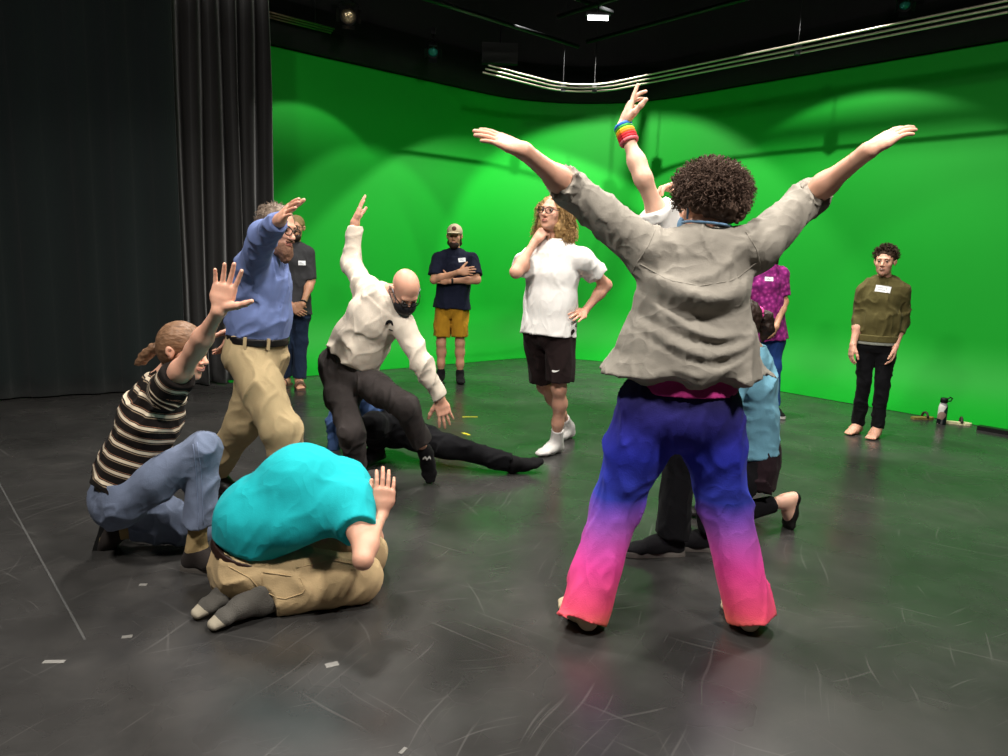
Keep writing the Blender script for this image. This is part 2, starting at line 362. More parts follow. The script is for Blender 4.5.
# ------------------------------------------------------------------ curtains
def curtain(name, pts, z1, amp, wl, m, label, n=400, seed=0, ampvar=.3, th=.012):
    """hanging cloth along a plan polyline, folds of depth amp and width wl"""
    pts = [np.asarray(p, float)[:2] for p in pts]; segs = [np.linalg.norm(pts[i+1]-pts[i]) for i in range(len(pts)-1)]; T = sum(segs)
    base = V3(*np.mean(pts, 0), 0); e = empty(name, base, label, 'curtain'); rg = np.random.default_rng(seed)
    ph = np.cumsum(rg.uniform(.75, 1.3, 400)); zs = [.015, .25, 1., 2., 3., z1-.4, z1]
    V = []; zl = len(zs)
    for i in range(n+1):
        u = T*i/n; a = u
        for j in range(len(segs)):
            if a <= segs[j] or j == len(segs)-1: break
            a -= segs[j]
        d = (pts[j+1]-pts[j])/segs[j]; p = pts[j]+d*a; nn = np.array([d[1], -d[0]])
        x = u/wl; k = np.interp(x, np.concatenate([[0], ph[:-1]]), np.arange(400)); f = math.sin(2*math.pi*k)
        f = math.copysign(abs(f)**.8, f)
        for z in zs:
            w = amp*(f*(1+.12*math.sin(3*z+k))+ampvar*math.sin(u*2.1+z*.35+seed))*(.75+.25*min(1, (z1-z)/2.5)) if z < z1-.3 else amp*.8*f
            q = p+nn*w+d*.012*math.sin(z*1.3+k*2)*min(1, amp/.05); V.append((q[0], q[1], z))
    Fs = [(i*zl+j, (i+1)*zl+j, (i+1)*zl+j+1, i*zl+j+1) for i in range(n) for j in range(zl-1)]
    me = mk(np.array(V)-base, Fs); o = link('cloth', me, m, e); md = o.modifiers.new('thickness', 'SOLIDIFY'); md.thickness = th
    return e
M_CURT_A = mat('curtain_black_a', '161d1d', rough=.92, var=.25, vs=1.6, bump=.25, bs=160, spec=.1, sheen=.3, stretch=(1, 1, .15))
M_CURT_B = mat('curtain_black_b', '171615', rough=.85, var=.2, vs=2, bump=.2, bs=160, spec=.15, sheen=.3)
c0, c1, c2 = gz(-120, 407), gz(186, 390), gz(276, 380)
curtain('stage_curtain', [c0, c1], 5.6, .022, .34, M_CURT_A, 'wide flat black curtain covering the side wall', 420, 1, .5)
curtain('stage_curtain', [c1+V3(-.12, .12, 0), c2+V3(.0, .05, 0)], 3.95, .085, .17, M_CURT_B, 'black velvet curtain gathered in deep folds at the edge of the green wall', 420, 4, .2)

# ------------------------------------------------------------------ ceiling rig
M_ALU = mat('aluminium_track', 'cabfae', rough=.38, metal=.75, var=.1, bump=.03)
M_PIPE = mat('black_pipe', '131415', rough=.4, metal=.6, var=.1, bump=.02)
M_BODY = mat('lamp_housing', '101113', rough=.5, var=.1, bump=.03)
def track(off, z, i0, i1, label):
    P = cyc_path(off, n=24)[i0:i1]; e = empty('curtain_track', P[len(P)//2]*[1, 1, 0]+V3(0, 0, z), label, 'curtain track'); b = P[len(P)//2]*[1, 1, 0]+V3(0, 0, z)
    mb = MB(); n = len(P)
    for k, (o, dz) in enumerate(((0, 0), (0, .032), (0, .064))):
        Q = cyc_path(off-.05*k, n=24)[i0:i1]
        mb.tube([p+V3(0, 0, z+dz) for p in Q], .011, 8)
    mb.build('rail', M_ALU, e, b, True)
    for i in (10, 19, 30, 35):
        mb = MB(); p = P[i]+V3(0, 0, z); mb.tube([p+V3(0, 0, .03), p+V3(0, 0, 1.2)], .004, 6); mb.box(p+V3(0, 0, .035), (.03, 0, 0), (0, .03, 0), (0, 0, .05)); mb.build('hanger', M_BODY, e, b)
track(-.5, 3.6, 9, 46, 'curved silver curtain track hanging in front of the green wall')
def pipe(a, b, r=.024, label='black ceiling pipe of the lighting grid', group='lighting grid pipes'):
    a, b = V3(*a), V3(*b); mb = MB(); mb.tube([a-(a+b)/2, b-(a+b)/2], r, 10); o = mb.build('grid_pipe', M_PIPE, None, (0, 0, 0), True, (a+b)/2); tag(o, label, 'pipe', group)
c_ = CORN-(NL+NR)*1.2
NTH = {-.75: 'nearest', -1.5: 'second from', -2.4: 'third from', -3.4: 'fourth from'}
for off, z in ((-.75, 4.12), (-1.5, 4.32), (-2.4, 4.32), (-3.4, 4.32)):
    q = c_+NL*(1.2+off); pipe(q-DL*6+V3(0, 0, z), q+DL*(.6+off*.3)+V3(0, 0, z), label='black lighting grid pipe running from the curtains to the corner, %s the wall' % NTH[off], group='pipes along the curtain side')
for off, z in ((-.75, 4.18), (-1.5, 4.26), (-2.4, 4.26), (-3.4, 4.26)):
    q = c_+NR*(1.2+off); pipe(q-DR*(.6+off*.3)+V3(0, 0, z), q+DR*7+V3(0, 0, z), label='black lighting grid pipe along the bottle side of the green wall, %s the wall' % NTH[off], group='pipes along the far wall')
M_LENS = mat('fresnel_glass', 'd8c7a0', rough=.22, metal=.8, var=.35, vs=30, bump=.5, bs=60)
M_LENSG = mat('teal_lit_lens', '2f8f7c', rough=.15, var=.2, vs=30, bump=.2, metal=.4)  # teal light falling on the fixture is put into the lens colour
def lamp(p, aim, zp, m_lens, label, r=.085, L=.24, glow=None, group=None):
    p = V3(*p); d = nrm(V3(*aim)-p); e = empty('stage_lamp', p, label, 'stage lamp', group); b = p
    mb = MB(); mb.lathe(p, d, [(-L, r*.5), (-L*.95, r*.75), (-L*.3, r*.95), (-.02, r), (0, r*1.06), (.02, r*1.06), (.02, r*.9), (-.01, r*.88)], 20); mb.build('housing', M_BODY, e, b, True)
    mb = MB(); mb.lathe(p, d, [(-.012, r*.87), (.0, r*.82), (.012, r*.5), (.017, .002)], 20); mb.build('lens', m_lens, e, b, True)
    x = nrm(np.cross(d, [0, 0, 1])); m0 = p-d*L*.4; mb = MB(); mb.tube([m0+x*r*1.1, m0+x*r*1.25+V3(0, 0, r*1.4), m0+V3(0, 0, r*2.), m0-x*r*1.25+V3(0, 0, r*1.4), m0-x*r*1.1], .008, 6); mb.build('yoke', M_PIPE, e, b, True)
    mb = MB(); mb.tube([m0+V3(0, 0, r*2.), V3(m0[0], m0[1], zp)], .014, 8); mb.box((m0[0], m0[1], zp), (.03, 0, 0), (0, .03, 0), (0, 0, .035)); mb.build('clamp', M_PIPE, e, b)
    u = np.cross(x, d); mb = MB()
    for sx, sy in ((1, 0), (-1, 0), (0, 1), (0, -1)):
        w = x*sx+u*sy; t_ = x*sy-u*sx; a = p+w*r*1.05+d*.02; h_ = nrm(d+w*.5)*r*.9
        mb.box(a+h_/2, h_/2, t_*r*.75, nrm(np.cross(h_, t_))*.0015)
    mb.build('barn_door', M_BODY, e, b)
    return e
lamp((-1.85, 8.45, 3.98), (0, 0, 1.6), 4.32, M_LENS, 'round stage lamp with a bright clear lens hanging near the curtain track', .09)
lamp(gz(433, 52, 3.86), (-.6, 5, 1), 4.12, M_LENSG, 'stage lamp with a lens painted teal-lit hanging above the green wall', .07)
lamp(gz(905, 5, 4.05), (2.5, 4, 1.), 4.26, M_LENSG, 'small dark stage lamp hanging over the far end of the wall', .06)
for (x, y, tx, ty, k) in ((-3.3, 6.2, -3.2, 9.4, 'beside the gathered curtain'), (-.1, 8.0, -.3, 10.9, 'over the middle of the room'), (2.9, 6.9, 4.4, 9.3, 'over the person in the olive hoodie')):
    pass
# soft box panel and small lit work lamp
def panel(p, label):
    p = V3(*p); e = empty('soft_light_panel', p, label, 'light panel'); x = nrm(CR*[1, 1, 0]); mb = MB(); mb.box(p, x*.24, V3(-x[1], x[0], 0)*.05, (0, 0, .13)); mb.build('housing', M_BODY, e, p)
    mb = MB(); mb.box(p+V3(x[1], -x[0], 0)*.052, x*.22, V3(-x[1], x[0], 0)*.004, (0, 0, .115)); mb.build('diffuser', mat('dark_diffuser', '0c110e', rough=.5, bump=.05), e, p)
    mb = MB(); mb.tube([p+V3(0, 0, .13), p+V3(0, 0, .36)], .015, 8); mb.build('clamp', M_PIPE, e, p)
panel(gz(500, 54, 4.1), 'black rectangular light panel hanging switched off under the grid')
p = gz(598, 18, 4.02); e = empty('work_lamp', p, 'small lit white tube lamp hanging under the dark ceiling', 'lamp')
mb = MB(); mb.tube([p-V3(.11, 0, 0), p+V3(.11, 0, 0)], .022, 10); mb.build('tube', mat('lit_tube', 'ffffff', emit=9, bump=0), e, p, True)
mb = MB(); mb.box(p+V3(0, 0, .035), (.13, 0, 0), (0, .035, 0), (0, 0, .012)); mb.tube([p+V3(0, 0, .04), p+V3(0, 0, .3)], .01, 6); mb.build('fitting', M_BODY, e, p)
# short straight curtain track by the gathered curtain
p0, p1 = gz(245, 11, 3.95), gz(331, 33, 3.95); e = empty('curtain_track', (p0+p1)/2, 'short bronze curtain track above the gathered curtain', 'curtain track'); mb = MB()
for k in range(3): mb.tube([p0+V3(.03*k, -.04*k, .012*k), p1+V3(.03*k, -.04*k, .012*k)], .011, 8)
mb.build('rail', mat('bronze_track', '8a7660', rough=.4, metal=1., bump=.03), e, (p0+p1)/2, True)
for t in (.25, .8):
    q = p0+(p1-p0)*t; mb = MB(); mb.box(q+V3(0, 0, .03), (.02, 0, 0), (0, .05, 0), (0, 0, .03)); mb.tube([q, q+V3(0, 0, .6)], .008, 6); mb.build('hanger', M_BODY, e, (p0+p1)/2)

# ------------------------------------------------------------------ things on the floor
def tape(px, l, w, rot, col, label, group=None):
    p = gz(*px); d = V3(math.cos(rot), math.sin(rot), 0); mb = MB(); mb.box((0, 0, .001), d*l/2, V3(-d[1], d[0], 0)*w/2, (0, 0, .001))
    tag(mb.build('tape_mark', mat('tape_'+col, col, rough=.6, var=.15, vs=60, bump=0), None, (0, 0, 0), False, p), label, 'tape', group)
tape((470, 417), .14, .025, .15, 'c9c33a', 'thin yellow tape mark on the floor beyond the reaching hand')
tape((466, 434), .09, .03, -.9, 'c9c33a', 'short crooked yellow tape mark on the floor near the outstretched leg')
tape((127, 637), .035, .02, .3, '74726e', 'small pale tape scrap on the floor near the end of the seam', 'pale tape scraps'); tape((332, 665), .045, .028, .5, '74726e', 'square pale tape scrap on the floor before the person in turquoise tee', 'pale tape scraps'); tape((54, 662), .07, .02, .1, '74726e', 'longer pale tape strip on the floor beside the seam', 'pale tape scraps')
tape((143, 585), .03, .02, .1, '74726e', 'tiny pale tape scrap on the floor before the person in striped tee', 'pale tape scraps'); tape((403, 751), .03, .012, 1.1, '74726e', 'slanted sliver of pale tape on empty floor', 'pale tape scraps')
# water bottle and shoes by the wall
p = gz(941, 424); e = empty('water_bottle', p, 'stickered steel water bottle with black lid on the floor by the green wall', 'bottle'); mb = MB()
mb.lathe(p, (0, 0, 1), [(0, .036), (.004, .04), (.17, .04), (.195, .033), (.205, .027), (.215, .027)], 20)
def stick(nt, src):
    v = nt.nodes.new('ShaderNodeTexVoronoi'); v.inputs['Scale'].default_value = 17; nt.links.new(src, v.inputs['Vector'])
    s_ = nt.nodes.new('ShaderNodeSeparateColor'); nt.links.new(v.outputs['Color'], s_.inputs[0])
    r = ramp(nt, [(0, '15181c'), (.4, '1d2a30'), (.5, 'd5d2cc'), (.68, '8d6c5c'), (.8, 'c9c9c9'), (.9, '16181a')], s_.outputs[0]); return r
mb.build('flask', mat('stickers', '333333', rough=.4, build=stick, bump=0), e, p, True)
mb = MB(); mb.lathe(p+V3(0, 0, .212), (0, 0, 1), [(0, .033), (.035, .033), (.042, .028)], 18); mb.build('lid', M_BODY, e, p, True)
mb = MB(); mb.tube([p+V3(.025, 0, .245), p+V3(.055, 0, .262), p+V3(.075, 0, .25), p+V3(.062, 0, .225), p+V3(.03, 0, .225)], .007, 8); mb.build('carry_loop', M_BODY, e, p, True)
def slipper(px, rot, label, col):
    p = gz(*px); e = empty('sandal', p, label, 'sandal'); d = V3(math.cos(rot), math.sin(rot), 0); l = V3(-d[1], d[0], 0); mb = MB()
    out = [(-.11, .025), (-.07, .033), (0, .032), (.06, .042), (.1, .034), (.12, .012)]; ring = out+[(a, -b) for a, b in out[::-1]]; N = len(ring)
    V = [d*a+l*b+V3(0, 0, z) for z in (0, .022) for a, b in ring]; Fs = [(i, (i+1) % N, N+(i+1) % N, N+i) for i in range(N)]+[tuple(range(N))[::-1], tuple(N+i for i in range(N))]
    mb.add(V, Fs); mb.build('sole', mat('sandal_'+col, col, rough=.7), e)
    mb = MB(); mb.tube([d*.03+l*.04*math.cos(a)+V3(0, 0, .018+.05*math.sin(a)) for a in np.linspace(0, math.pi, 9)], .012, 6); mb.build('strap', mat('sandal_strap', '3a342c', rough=.7), e, (0, 0, 0), True)
slipper((922, 419), .2, 'dark sandal with olive sole lying behind the water bottle', '8a7d42'); slipper((957, 424), -.35, 'pale cream sandal lying right beside the water bottle', 'd8d2a6')
a, b = gz(979, 429), gz(1075, 446); mb = MB(); d = nrm(b-a); w = V3(-d[1], d[0], 0); c = (a+b)/2
mb.box(V3(0, 0, .02)-w*.02, (b-a)/2, w*.045, (0, 0, .02)); ob = mb.build('floor_bar', mat('bar_black', '141414', rough=.4, bump=.02), None, (0, 0, 0), False, c); tag(ob, 'long flat black bar lying on the floor against the green wall', 'bar')

# ------------------------------------------------------------------ people
def skin_mat(name, col): return mat(name, col, rough=.5, var=.07, vs=14, bump=.06, bs=90, sss=.12, spec=.35)
M_EYE = mat('eye_white', '958b82', rough=.2, var=0, bump=0, spec=.5)
M_IRIS = mat('eye_iris', '2a1d14', rough=.15, var=0, bump=0, spec=.5)
def frame(f, u):
    f = nrm(f); u = np.asarray(u, float); u = nrm(u-f*(u@f)); return np.array([np.cross(u, f), f, u])   # left, forward, up
class Person:
    def __init__(s, label, h, base, skin, vox=.007, fine=.0042, fat=1., **j):
        s.h = h; s.g = h/1.75; s.vox = vox; s.fine = fine; s.fat = fat; s.j = j; s.skin = skin; s.mesh = {}; s.extra = []
        s.base = V3(base[0], base[1], 0); s.root = empty('person', s.base, label, 'person', None)
        g = s.g
        for k, v in j.items(): setattr(s, k, v)
        s.up = nrm(s.neck-s.pel)
        s.latc = nrm(s.shL-s.shR)
        if not hasattr(s, 'hipL'):
            lp = nrm(getattr(s, 'latp', s.latc)); s.hipL = s.pel+lp*.085*g-s.up*.02; s.hipR = s.pel-lp*.085*g-s.up*.02
        s.latp = nrm(s.hipL-s.hipR)
        lerp = lambda t: s.pel+(s.neck-s.pel)*t
        if not hasattr(s, 'waist'): s.waist = lerp(.33)
        if not hasattr(s, 'chest'): s.chest = lerp(.68)
        if not hasattr(s, 'upper'): s.upper = lerp(.91)
        for n in ('kn', 'an'):
            pass
        print('P', label[:28], 'neck-pel %.2f' % np.linalg.norm(s.neck-s.pel), *['%s%s ua%.2f fa%.2f th%.2f sh%.2f anz%.2f' % ('', q, np.linalg.norm(getattr(s, 'el'+q)-getattr(s, 'sh'+q)), np.linalg.norm(getattr(s, 'wr'+q)-getattr(s, 'el'+q)), np.linalg.norm(getattr(s, 'kn'+q)-getattr(s, 'hip'+q)), np.linalg.norm(getattr(s, 'an'+q)-getattr(s, 'kn'+q)), getattr(s, 'an'+q)[2]) for q in 'RL'], 'shw %.2f' % np.linalg.norm(s.shL-s.shR))
    def add(s, name, VQ, m, parent=None, label=None):
        V, Q = VQ; me = mk(V-s.base, Q); o = link(name, me, m, parent or s.root); s.mesh.setdefault(name, []).append((V, Q, o))
        if label: o['label'] = label
        return o
    def addmb(s, name, mb, m, parent=None, smooth=True, label=None):
        o = mb.build(name, m, parent or s.root, s.base, smooth)
        if label: o['label'] = label
        return o
    # -- body -----------------------------------------------------------------
    def torso_ops(s, e=0., fat=None, bot=None, cap=False):
        g = s.g; f = s.fat if fat is None else fat
        W = [(.160*g*f+e, .112*g*f+e), (.135*g*f+e, .098*g*f+e), (.158*g*f+e, .112*g*f+e), (.115*g+e, .078*g+e)]
        x = [s.latp, nrm(s.latp+s.latc), s.latc, s.latc]; P = [s.pel, s.waist, s.chest, s.upper]
        return [ell(P[i], P[i+1], W[i], W[i+1], x[i]+x[i+1], k=.05) for i in range(3)]
    def body(s, hands=('R', 'L'), bare=(), head=True, armcut=None):
        g = s.g; ops = s.torso_ops(-.012)
        for q in 'RL':
            sh, el, wr, hp, kn, an = [getattr(s, n+q) for n in ('sh', 'el', 'wr', 'hip', 'kn', 'an')]
            ag = getattr(s, 'armg', 1.)*g
            ops += [cone(s.upper+(sh-s.upper)*.3, sh, .06*g, .052*g, .05)]
            ops += chain([sh, sh+(el-sh)*.5, el], [.052*ag, .046*ag, .039*ag], .04)
            fm = el+(wr-el)*.3; ops += chain([el, fm, wr], [.038*ag, .039*ag, .026*ag], .04)
            lg = getattr(s, 'legg', .82)*g
            ops += chain([hp, hp+(kn-hp)*.45, kn], [.078*lg, .072*lg, .051*lg], .04)
            back = nrm(np.cross(s.latp, kn-an)) if True else 0
            fd = getattr(s, 'foot'+q, None)
            cm = kn+(an-kn)*.3
            if fd is not None: fd = nrm(fd[0]); fd = fd-nrm(an-kn)*(fd@nrm(an-kn)); cm = cm-fd*.015*g
            ops += chain([kn, cm, kn+(an-kn)*.65, an], [.049*lg, .052*lg, .041*lg, .034*lg], .045)
        parts = [sdf(ops, .0105 if s.vox < .0078 else .0125)]
        if head: parts.append(sdf(s.head_ops(), s.fine))
        for q in hands:
            hd = getattr(s, 'hand'+q)
            wr, el = getattr(s, 'wr'+q), getattr(s, 'el'+q)
            parts.append(sdf(hand_ops(wr, el, q, g*getattr(s, 'handg', 1.06), ag=getattr(s, 'armg', 1.)*g, **hd), min(s.fine, .0042), smooth=1))
        for q in bare:
            parts.append(sdf(s.foot_ops(q, 'bare'), s.fine))
        parts += s.extra
        s.bodyo = s.add('body', merge(parts), s.skin)
        return s.bodyo
    def H(s, x, y, z):
        R = s.hR; c = s.head; k = s.hs; return c+k*(R[0]*x+R[1]*y+R[2]*z)
    def set_head(s, f, u, sc=1.):
        s.hR = frame(f, u); s.hs = sc*(s.g**.5)
    def hb(s, c, r, k=.015, sg=1): return ball(s.H(*c), np.asarray(r)*s.hs, s.hR, k*s.hs, sg)
    def head_ops(s, jaw=1.):
        B = s.hb; H = s.H; k = s.hs
        o = [B((0, -.014, .034), (.074, .094, .082)), B((0, .028, -.03), (.06, .062, .082), .03), B((0, .034, -.072), (.05*jaw, .048, .042), .02), B((0, .07, -.1), (.02, .018, .015), .02),
             B((.042, .058, -.024), (.02, .02, .02), .02), B((-.042, .058, -.024), (.02, .02, .02), .02), B((0, .076, .024), (.05, .016, .012), .015)]
        for x in (-.031, .031): o.append(B((x, .099, .002), (.017, .013, .009), .008, -1))
        o += [cone(H(0, .086, .006), H(0, .112, -.03), .008*k, .0115*k, .012), B((.012, .099, -.035), (.009, .009, .007), .006), B((-.012, .099, -.035), (.009, .009, .007), .006)]
        o += [B((0, .09, -.06), (.022, .012, .006), .008), B((0, .089, -.07), (.019, .012, .006), .006)]
        for x in (-1, 1):
            o += [B((x*.077, -.006, -.004), (.008, .018, .028), .006), B((x*.086, -.012, .006), (.006, .016, .022), .004), B((x*.088, -.002, 0), (.006, .008, .013), .003, -1)]
        nb = s.neck; o.append(cone(nb-nrm(H(0, -.02, -.06)-nb)*.03, H(0, -.022, -.05), .058*s.g, .052*s.g, .025))
        o += [cone(s.neck+(s.shL-s.neck)*.1, s.neck+(s.shL-s.neck)*.45-s.up*.02, .045*s.g, .03*s.g, .04), cone(s.neck+(s.shR-s.neck)*.1, s.neck+(s.shR-s.neck)*.45-s.up*.02, .045*s.g, .03*s.g, .04)]
        return o
    def face(s, brow='3a2a1c', lips='a8645a', eyes=True, smile=False, mouth=True):
        k = s.hs
        for x in (-.031, .031):
            if eyes:
                mb = MB(); c = s.H(x, .0795, .003); f = s.hR[1]
                mb.lathe(c-f*.0105*k, f, [(.0105*k-.0105*k*math.cos(a), max(.0105*k*math.sin(a), 1e-4)) for a in np.linspace(0.01, math.pi-.01, 9)], 12)
                mb.lathe(c+f*.0075*k, f, [(0, .0078*k), (.0032*k, .006*k), (.0044*k, .001*k)], 10, 1)
                s.addmb('eye', mb, [M_EYE, M_IRIS], s.bodyo)
            if brow:
                mb = MB(); sg = 1 if x > 0 else -1
                mb.tube([s.H(sg*(.013+.011*i), .0925-.0022*i*i, .0215+.004*math.sin(i*1.1)) for i in range(4)], [.003*k, .0038*k, .0036*k, .0018*k], 6)
                s.addmb('eyebrow', mb, mat('brow_'+brow, brow, rough=.9), s.bodyo)
        if mouth:
            mb = MB()
            for z, y, r in ((-.0605, .1008, .0034), (-.0685, .0995, .0042)):
                pts = [s.H(-.024+.006*i, y-.0105*((i-4)/4)**2, z+(.007*((i-4)/4)**2 if smile else 0)) for i in range(9)]
                mb.tube(pts, [r*k*(1-.75*abs(i-4)/4) for i in range(9)], 6)
            if smile:
                pts = [s.H(-.018+.0045*i, .1005-.0075*((i-4)/4)**2, -.0648+.005*((i-4)/4)**2) for i in range(9)]
                mb.tube(pts, [.0034*k*(1-.7*abs(i-4)/4) for i in range(9)], 6, 1)
            s.addmb('lips', mb, [mat('lips_'+lips, lips, rough=.45, bump=0), mat('teeth', 'c4b9ac', rough=.4, bump=0)], s.bodyo)
    # -- feet -----------------------------------------------------------------
    def foot_frame(s, q):
        f, n = getattr(s, 'foot'+q); f = nrm(f); n = nrm(np.asarray(n, float)-f*(f@np.asarray(n, float))); return f, n, np.cross(n, f)
    def foot_ops(s, q, kind='bare', L=None):
        an = getattr(s, 'an'+q); g = s.g; f, n, l = s.foot_frame(q); L = (L or .25)*g; kn = getattr(s, 'kn'+q)
        sole = an-n*.078*g; e = {'bare': 0, 'sock': .002, 'flat': .003, 'shoe': .008}[kind]
        hl = sole-f*.05*g; P = lambda d, r, x=0: hl+f*d+n*r+l*x
        r = lambda a, b: (a*g+e, b*g+e)
        o = [cone(an+nrm(kn-an)*.05, an, .036*g+e, .034*g+e), cone(an, P(.028*g, .034*g), .034*g+e, .031*g+e, .03),
             ell(P(.03*g, .032*g), P(L*.45, .034*g), r(.03, .031), r(.036, .034), l, .03), ell(an+f*.01, P(L*.5, .03*g), r(.03, .03), r(.036, .028), l, .04),
             ell(P(L*.45, .03*g), P(L*.74, .02*g), r(.036, .03), r(.045, .02), l, .03)]
        if kind == 'bare':
            for i, (x, d, rr) in enumerate(((.030, .985, .0125), (.011, 1., .009), (-.006, .975, .0085), (-.021, .94, .008), (-.035, .90, .0075))):
                x *= (1 if q == 'R' else -1)
                o.append(cone(P(L*.72, .015*g, x*g*.95), P(L*d-.01, rr*g, x*g), .012*g, rr*g, .006))
        else: o.append(ell(P(L*.74, .02*g), P(L*.93, .017*g), r(.045, .02), r(.03, .015), l, .02))
        return o
    def sock(s, q, m, top=.35, flat=False, label=None, name='sock'):
        an, kn = getattr(s, 'an'+q), getattr(s, 'kn'+q); o = s.foot_ops(q, 'sock'); g = s.g
        if top: o.append(cone(an, an+(kn-an)*top, .037*g, .044*g, .02, capb=True))
        else: o = o[1:]
        return s.add(name, sdf(o, s.fine), m, label=label)
    def shoe(s, q, m, msole, L=.27, high=.0, laces=None):
        g = s.g; an, kn = getattr(s, 'an'+q), getattr(s, 'kn'+q); f, n, l = s.foot_frame(q)
        o = s.foot_ops(q, 'shoe', L)[1:]
        sole = an-n*.086*g
        ob = s.add('shoe', sdf(o, s.fine, cuts=[(an+n*.02*g, n), (sole+n*.018, -n)]), m)
        hl = sole-f*.06*g; Lg = L*g+.02
        pts = [(0, .03), (.12, .038), (.35, .037), (.6, .047), (.78, .05), (.92, .04), (1., .018)]
        out = [(d*Lg, w*g+.004) for d, w in pts]; V = []; Fs = []
        ring = [(d, w) for d, w in out]+[(d, -w) for d, w in out[::-1]]; N = len(ring)
        for hgt in (0, .012, .024):
            V += [hl+f*d+l*w*(1 if hgt < .02 else .96)+n*(hgt+.012*max(0, d/Lg-.75)) for d, w in ring]
        for a in (0, 1): Fs += [(a*N+i, a*N+(i+1) % N, (a+1)*N+(i+1) % N, (a+1)*N+i) for i in range(N)]
        Fs += [tuple(range(N))[::-1], tuple(2*N+i for i in range(N))]
        mb = MB(); mb.add(V, Fs); s.addmb('sole', mb, msole, ob, smooth=False)
        return ob
    # -- garments ---------------------------------------------------------------
    def top(s, name, m, e=.02, fat=None, hem=.08, hemr=None, sleeve=(.55, .55), sr=(.07, .068, .055), k=.03, disp=None, vox=None, waistr=None, chestr=None, shoulder=.066, upr=None, cuts=(), xtra=(), smooth=1, collar=.7):
        g = s.g; f = s.fat if fat is None else fat
        R = dict(hem=hemr or (.18*f+e, .134*f+e), waist=waistr or (.145*f+e, .103*f+e), chest=chestr or (.158*f+e, .112*f+e), up=upr or (.112+e, .08+e))
        sc = lambda r: (r[0]*g, r[1]*g)
        dn = nrm(s.pel-s.waist); hp = s.pel+dn*hem
        o = [ell(hp, s.waist, sc(R['hem']), sc(R['waist']), s.latp, .05, capa=True), ell(s.waist, s.chest, sc(R['waist']), sc(R['chest']), s.latp+s.latc, .06), ell(s.chest, s.upper, sc(R['chest']), sc(R['up']), s.latc, .05)]
        o.append(ell(s.upper, s.upper+(s.neck-s.upper)*collar, sc(R['up']), (.078*g, .07*g), s.latc, .03, capb=True))
        for i, q in enumerate('RL'):
            sh, el, wr = getattr(s, 'sh'+q), getattr(s, 'el'+q), getattr(s, 'wr'+q); fr = sleeve[i]
            o.append(cone(s.upper+(sh-s.upper)*.35, sh, (shoulder+.008)*g, shoulder*g, .05))
            if fr <= 0: continue
            if fr <= 1: o += chain([sh, sh+(el-sh)*fr], [sr[0]*g, sr[1]*g], k, capb=True)
            else: o += chain([sh, el, el+(wr-el)*(fr-1)], [sr[0]*g, sr[1]*g, sr[2]*g], k, capb=True)
        o += list(xtra)
        return s.add(name, sdf(o, vox or s.vox, disp, smooth, cuts), m)
    def pants(s, name, m, e=.014, fat=None, up=.1, thigh=.1, knee=.078, hem=.072, frac=(1.96, 1.96), seat=None, disp=None, vox=None, k=.04, waistr=None, xtra=(), drop=.03, mid=None):
        g = s.g; f = s.fat if fat is None else fat; ud = nrm(s.waist-s.pel)
        wr_ = waistr or (.14*f+e, .1*f+e); st = seat or (.165*f+e, .118*f+e)
        o = [ell(s.pel-ud*drop*g, s.pel+ud*up*g, (st[0]*g, st[1]*g), (wr_[0]*g, wr_[1]*g), s.latp, .05, capb=True)]
        for i, q in enumerate('RL'):
            hp, kn, an = getattr(s, 'hip'+q), getattr(s, 'kn'+q), getattr(s, 'an'+q); fr = frac[i]
            if fr <= 1: o += chain([hp, hp+(kn-hp)*fr], [thigh*g, hem*g], k, capb=True)
            else: o += chain([hp, hp+(kn-hp)*.4, kn, kn+(an-kn)*(fr-1)], [thigh*g, thigh*.95*g, knee*g, hem*g], k, capb=True)
        o += list(xtra)
        return s.add(name, sdf(o, vox or s.vox, disp), m)
    def belt(s, m, up=.085, e=.022, fat=None, hgt=.036, name='belt', r=None, mb=None):
        g = s.g; f = s.fat if fat is None else fat; ud = nrm(s.waist-s.pel); R = r or ((.15*f+e)*g, (.108*f+e)*g)
        c = s.pel+ud*up*g
        return s.add(name, sdf([ell(c-ud*hgt/2, c+ud*hgt/2, R, R, s.latp, 0, capa=True, capb=True)], min(s.vox, .006)), m)
    def bvh(s, name): V, Q, o = s.mesh[name][-1]; return BVHTree.FromPolygons([tuple(v) for v in V], [tuple(q) for q in Q.tolist()]), o
    def decal(s, on, px, w, h, m, name, upv=(0, 0, 1), rot=0, th=.003, parent=True, shape=None, nx=6, ny=4, marks=None):
        """a sticker or print laid on a garment's surface where the pixel's ray meets it"""
        bv, ob = s.bvh(on); d = nrm(ray(*px)); hit = bv.ray_cast(Vector(CP), Vector(d))
        if hit[0] is None: print('decal miss', on, px); return None
        c = np.array(hit[0]); n = np.array(hit[1]); n = n if n@d < 0 else -n
        rr = [np.array(bv.ray_cast(Vector(CP), Vector(nrm(ray(px[0]+a, px[1]+b))))[1] or n) for a in (-3, 0, 3) for b in (-2, 0, 2)]
        n = nrm(np.sum([q if q@d < 0 else -q for q in rr], 0))
        u = nrm(np.asarray(upv, float)-n*(np.asarray(upv, float)@n)); x = nrm(np.cross(u, n))
        ca, sa = math.cos(rot), math.sin(rot); x, u = x*ca+u*sa, u*ca-x*sa
        def proj(a, b, off):
            p = c+x*a+u*b; hh = bv.ray_cast(Vector(p+n*.06), Vector(-n), .12)
            z = (np.array(hh[0])-p)@n if hh[0] is not None else 0
            return p+n*(max(min(z, .02), -.02)+off)
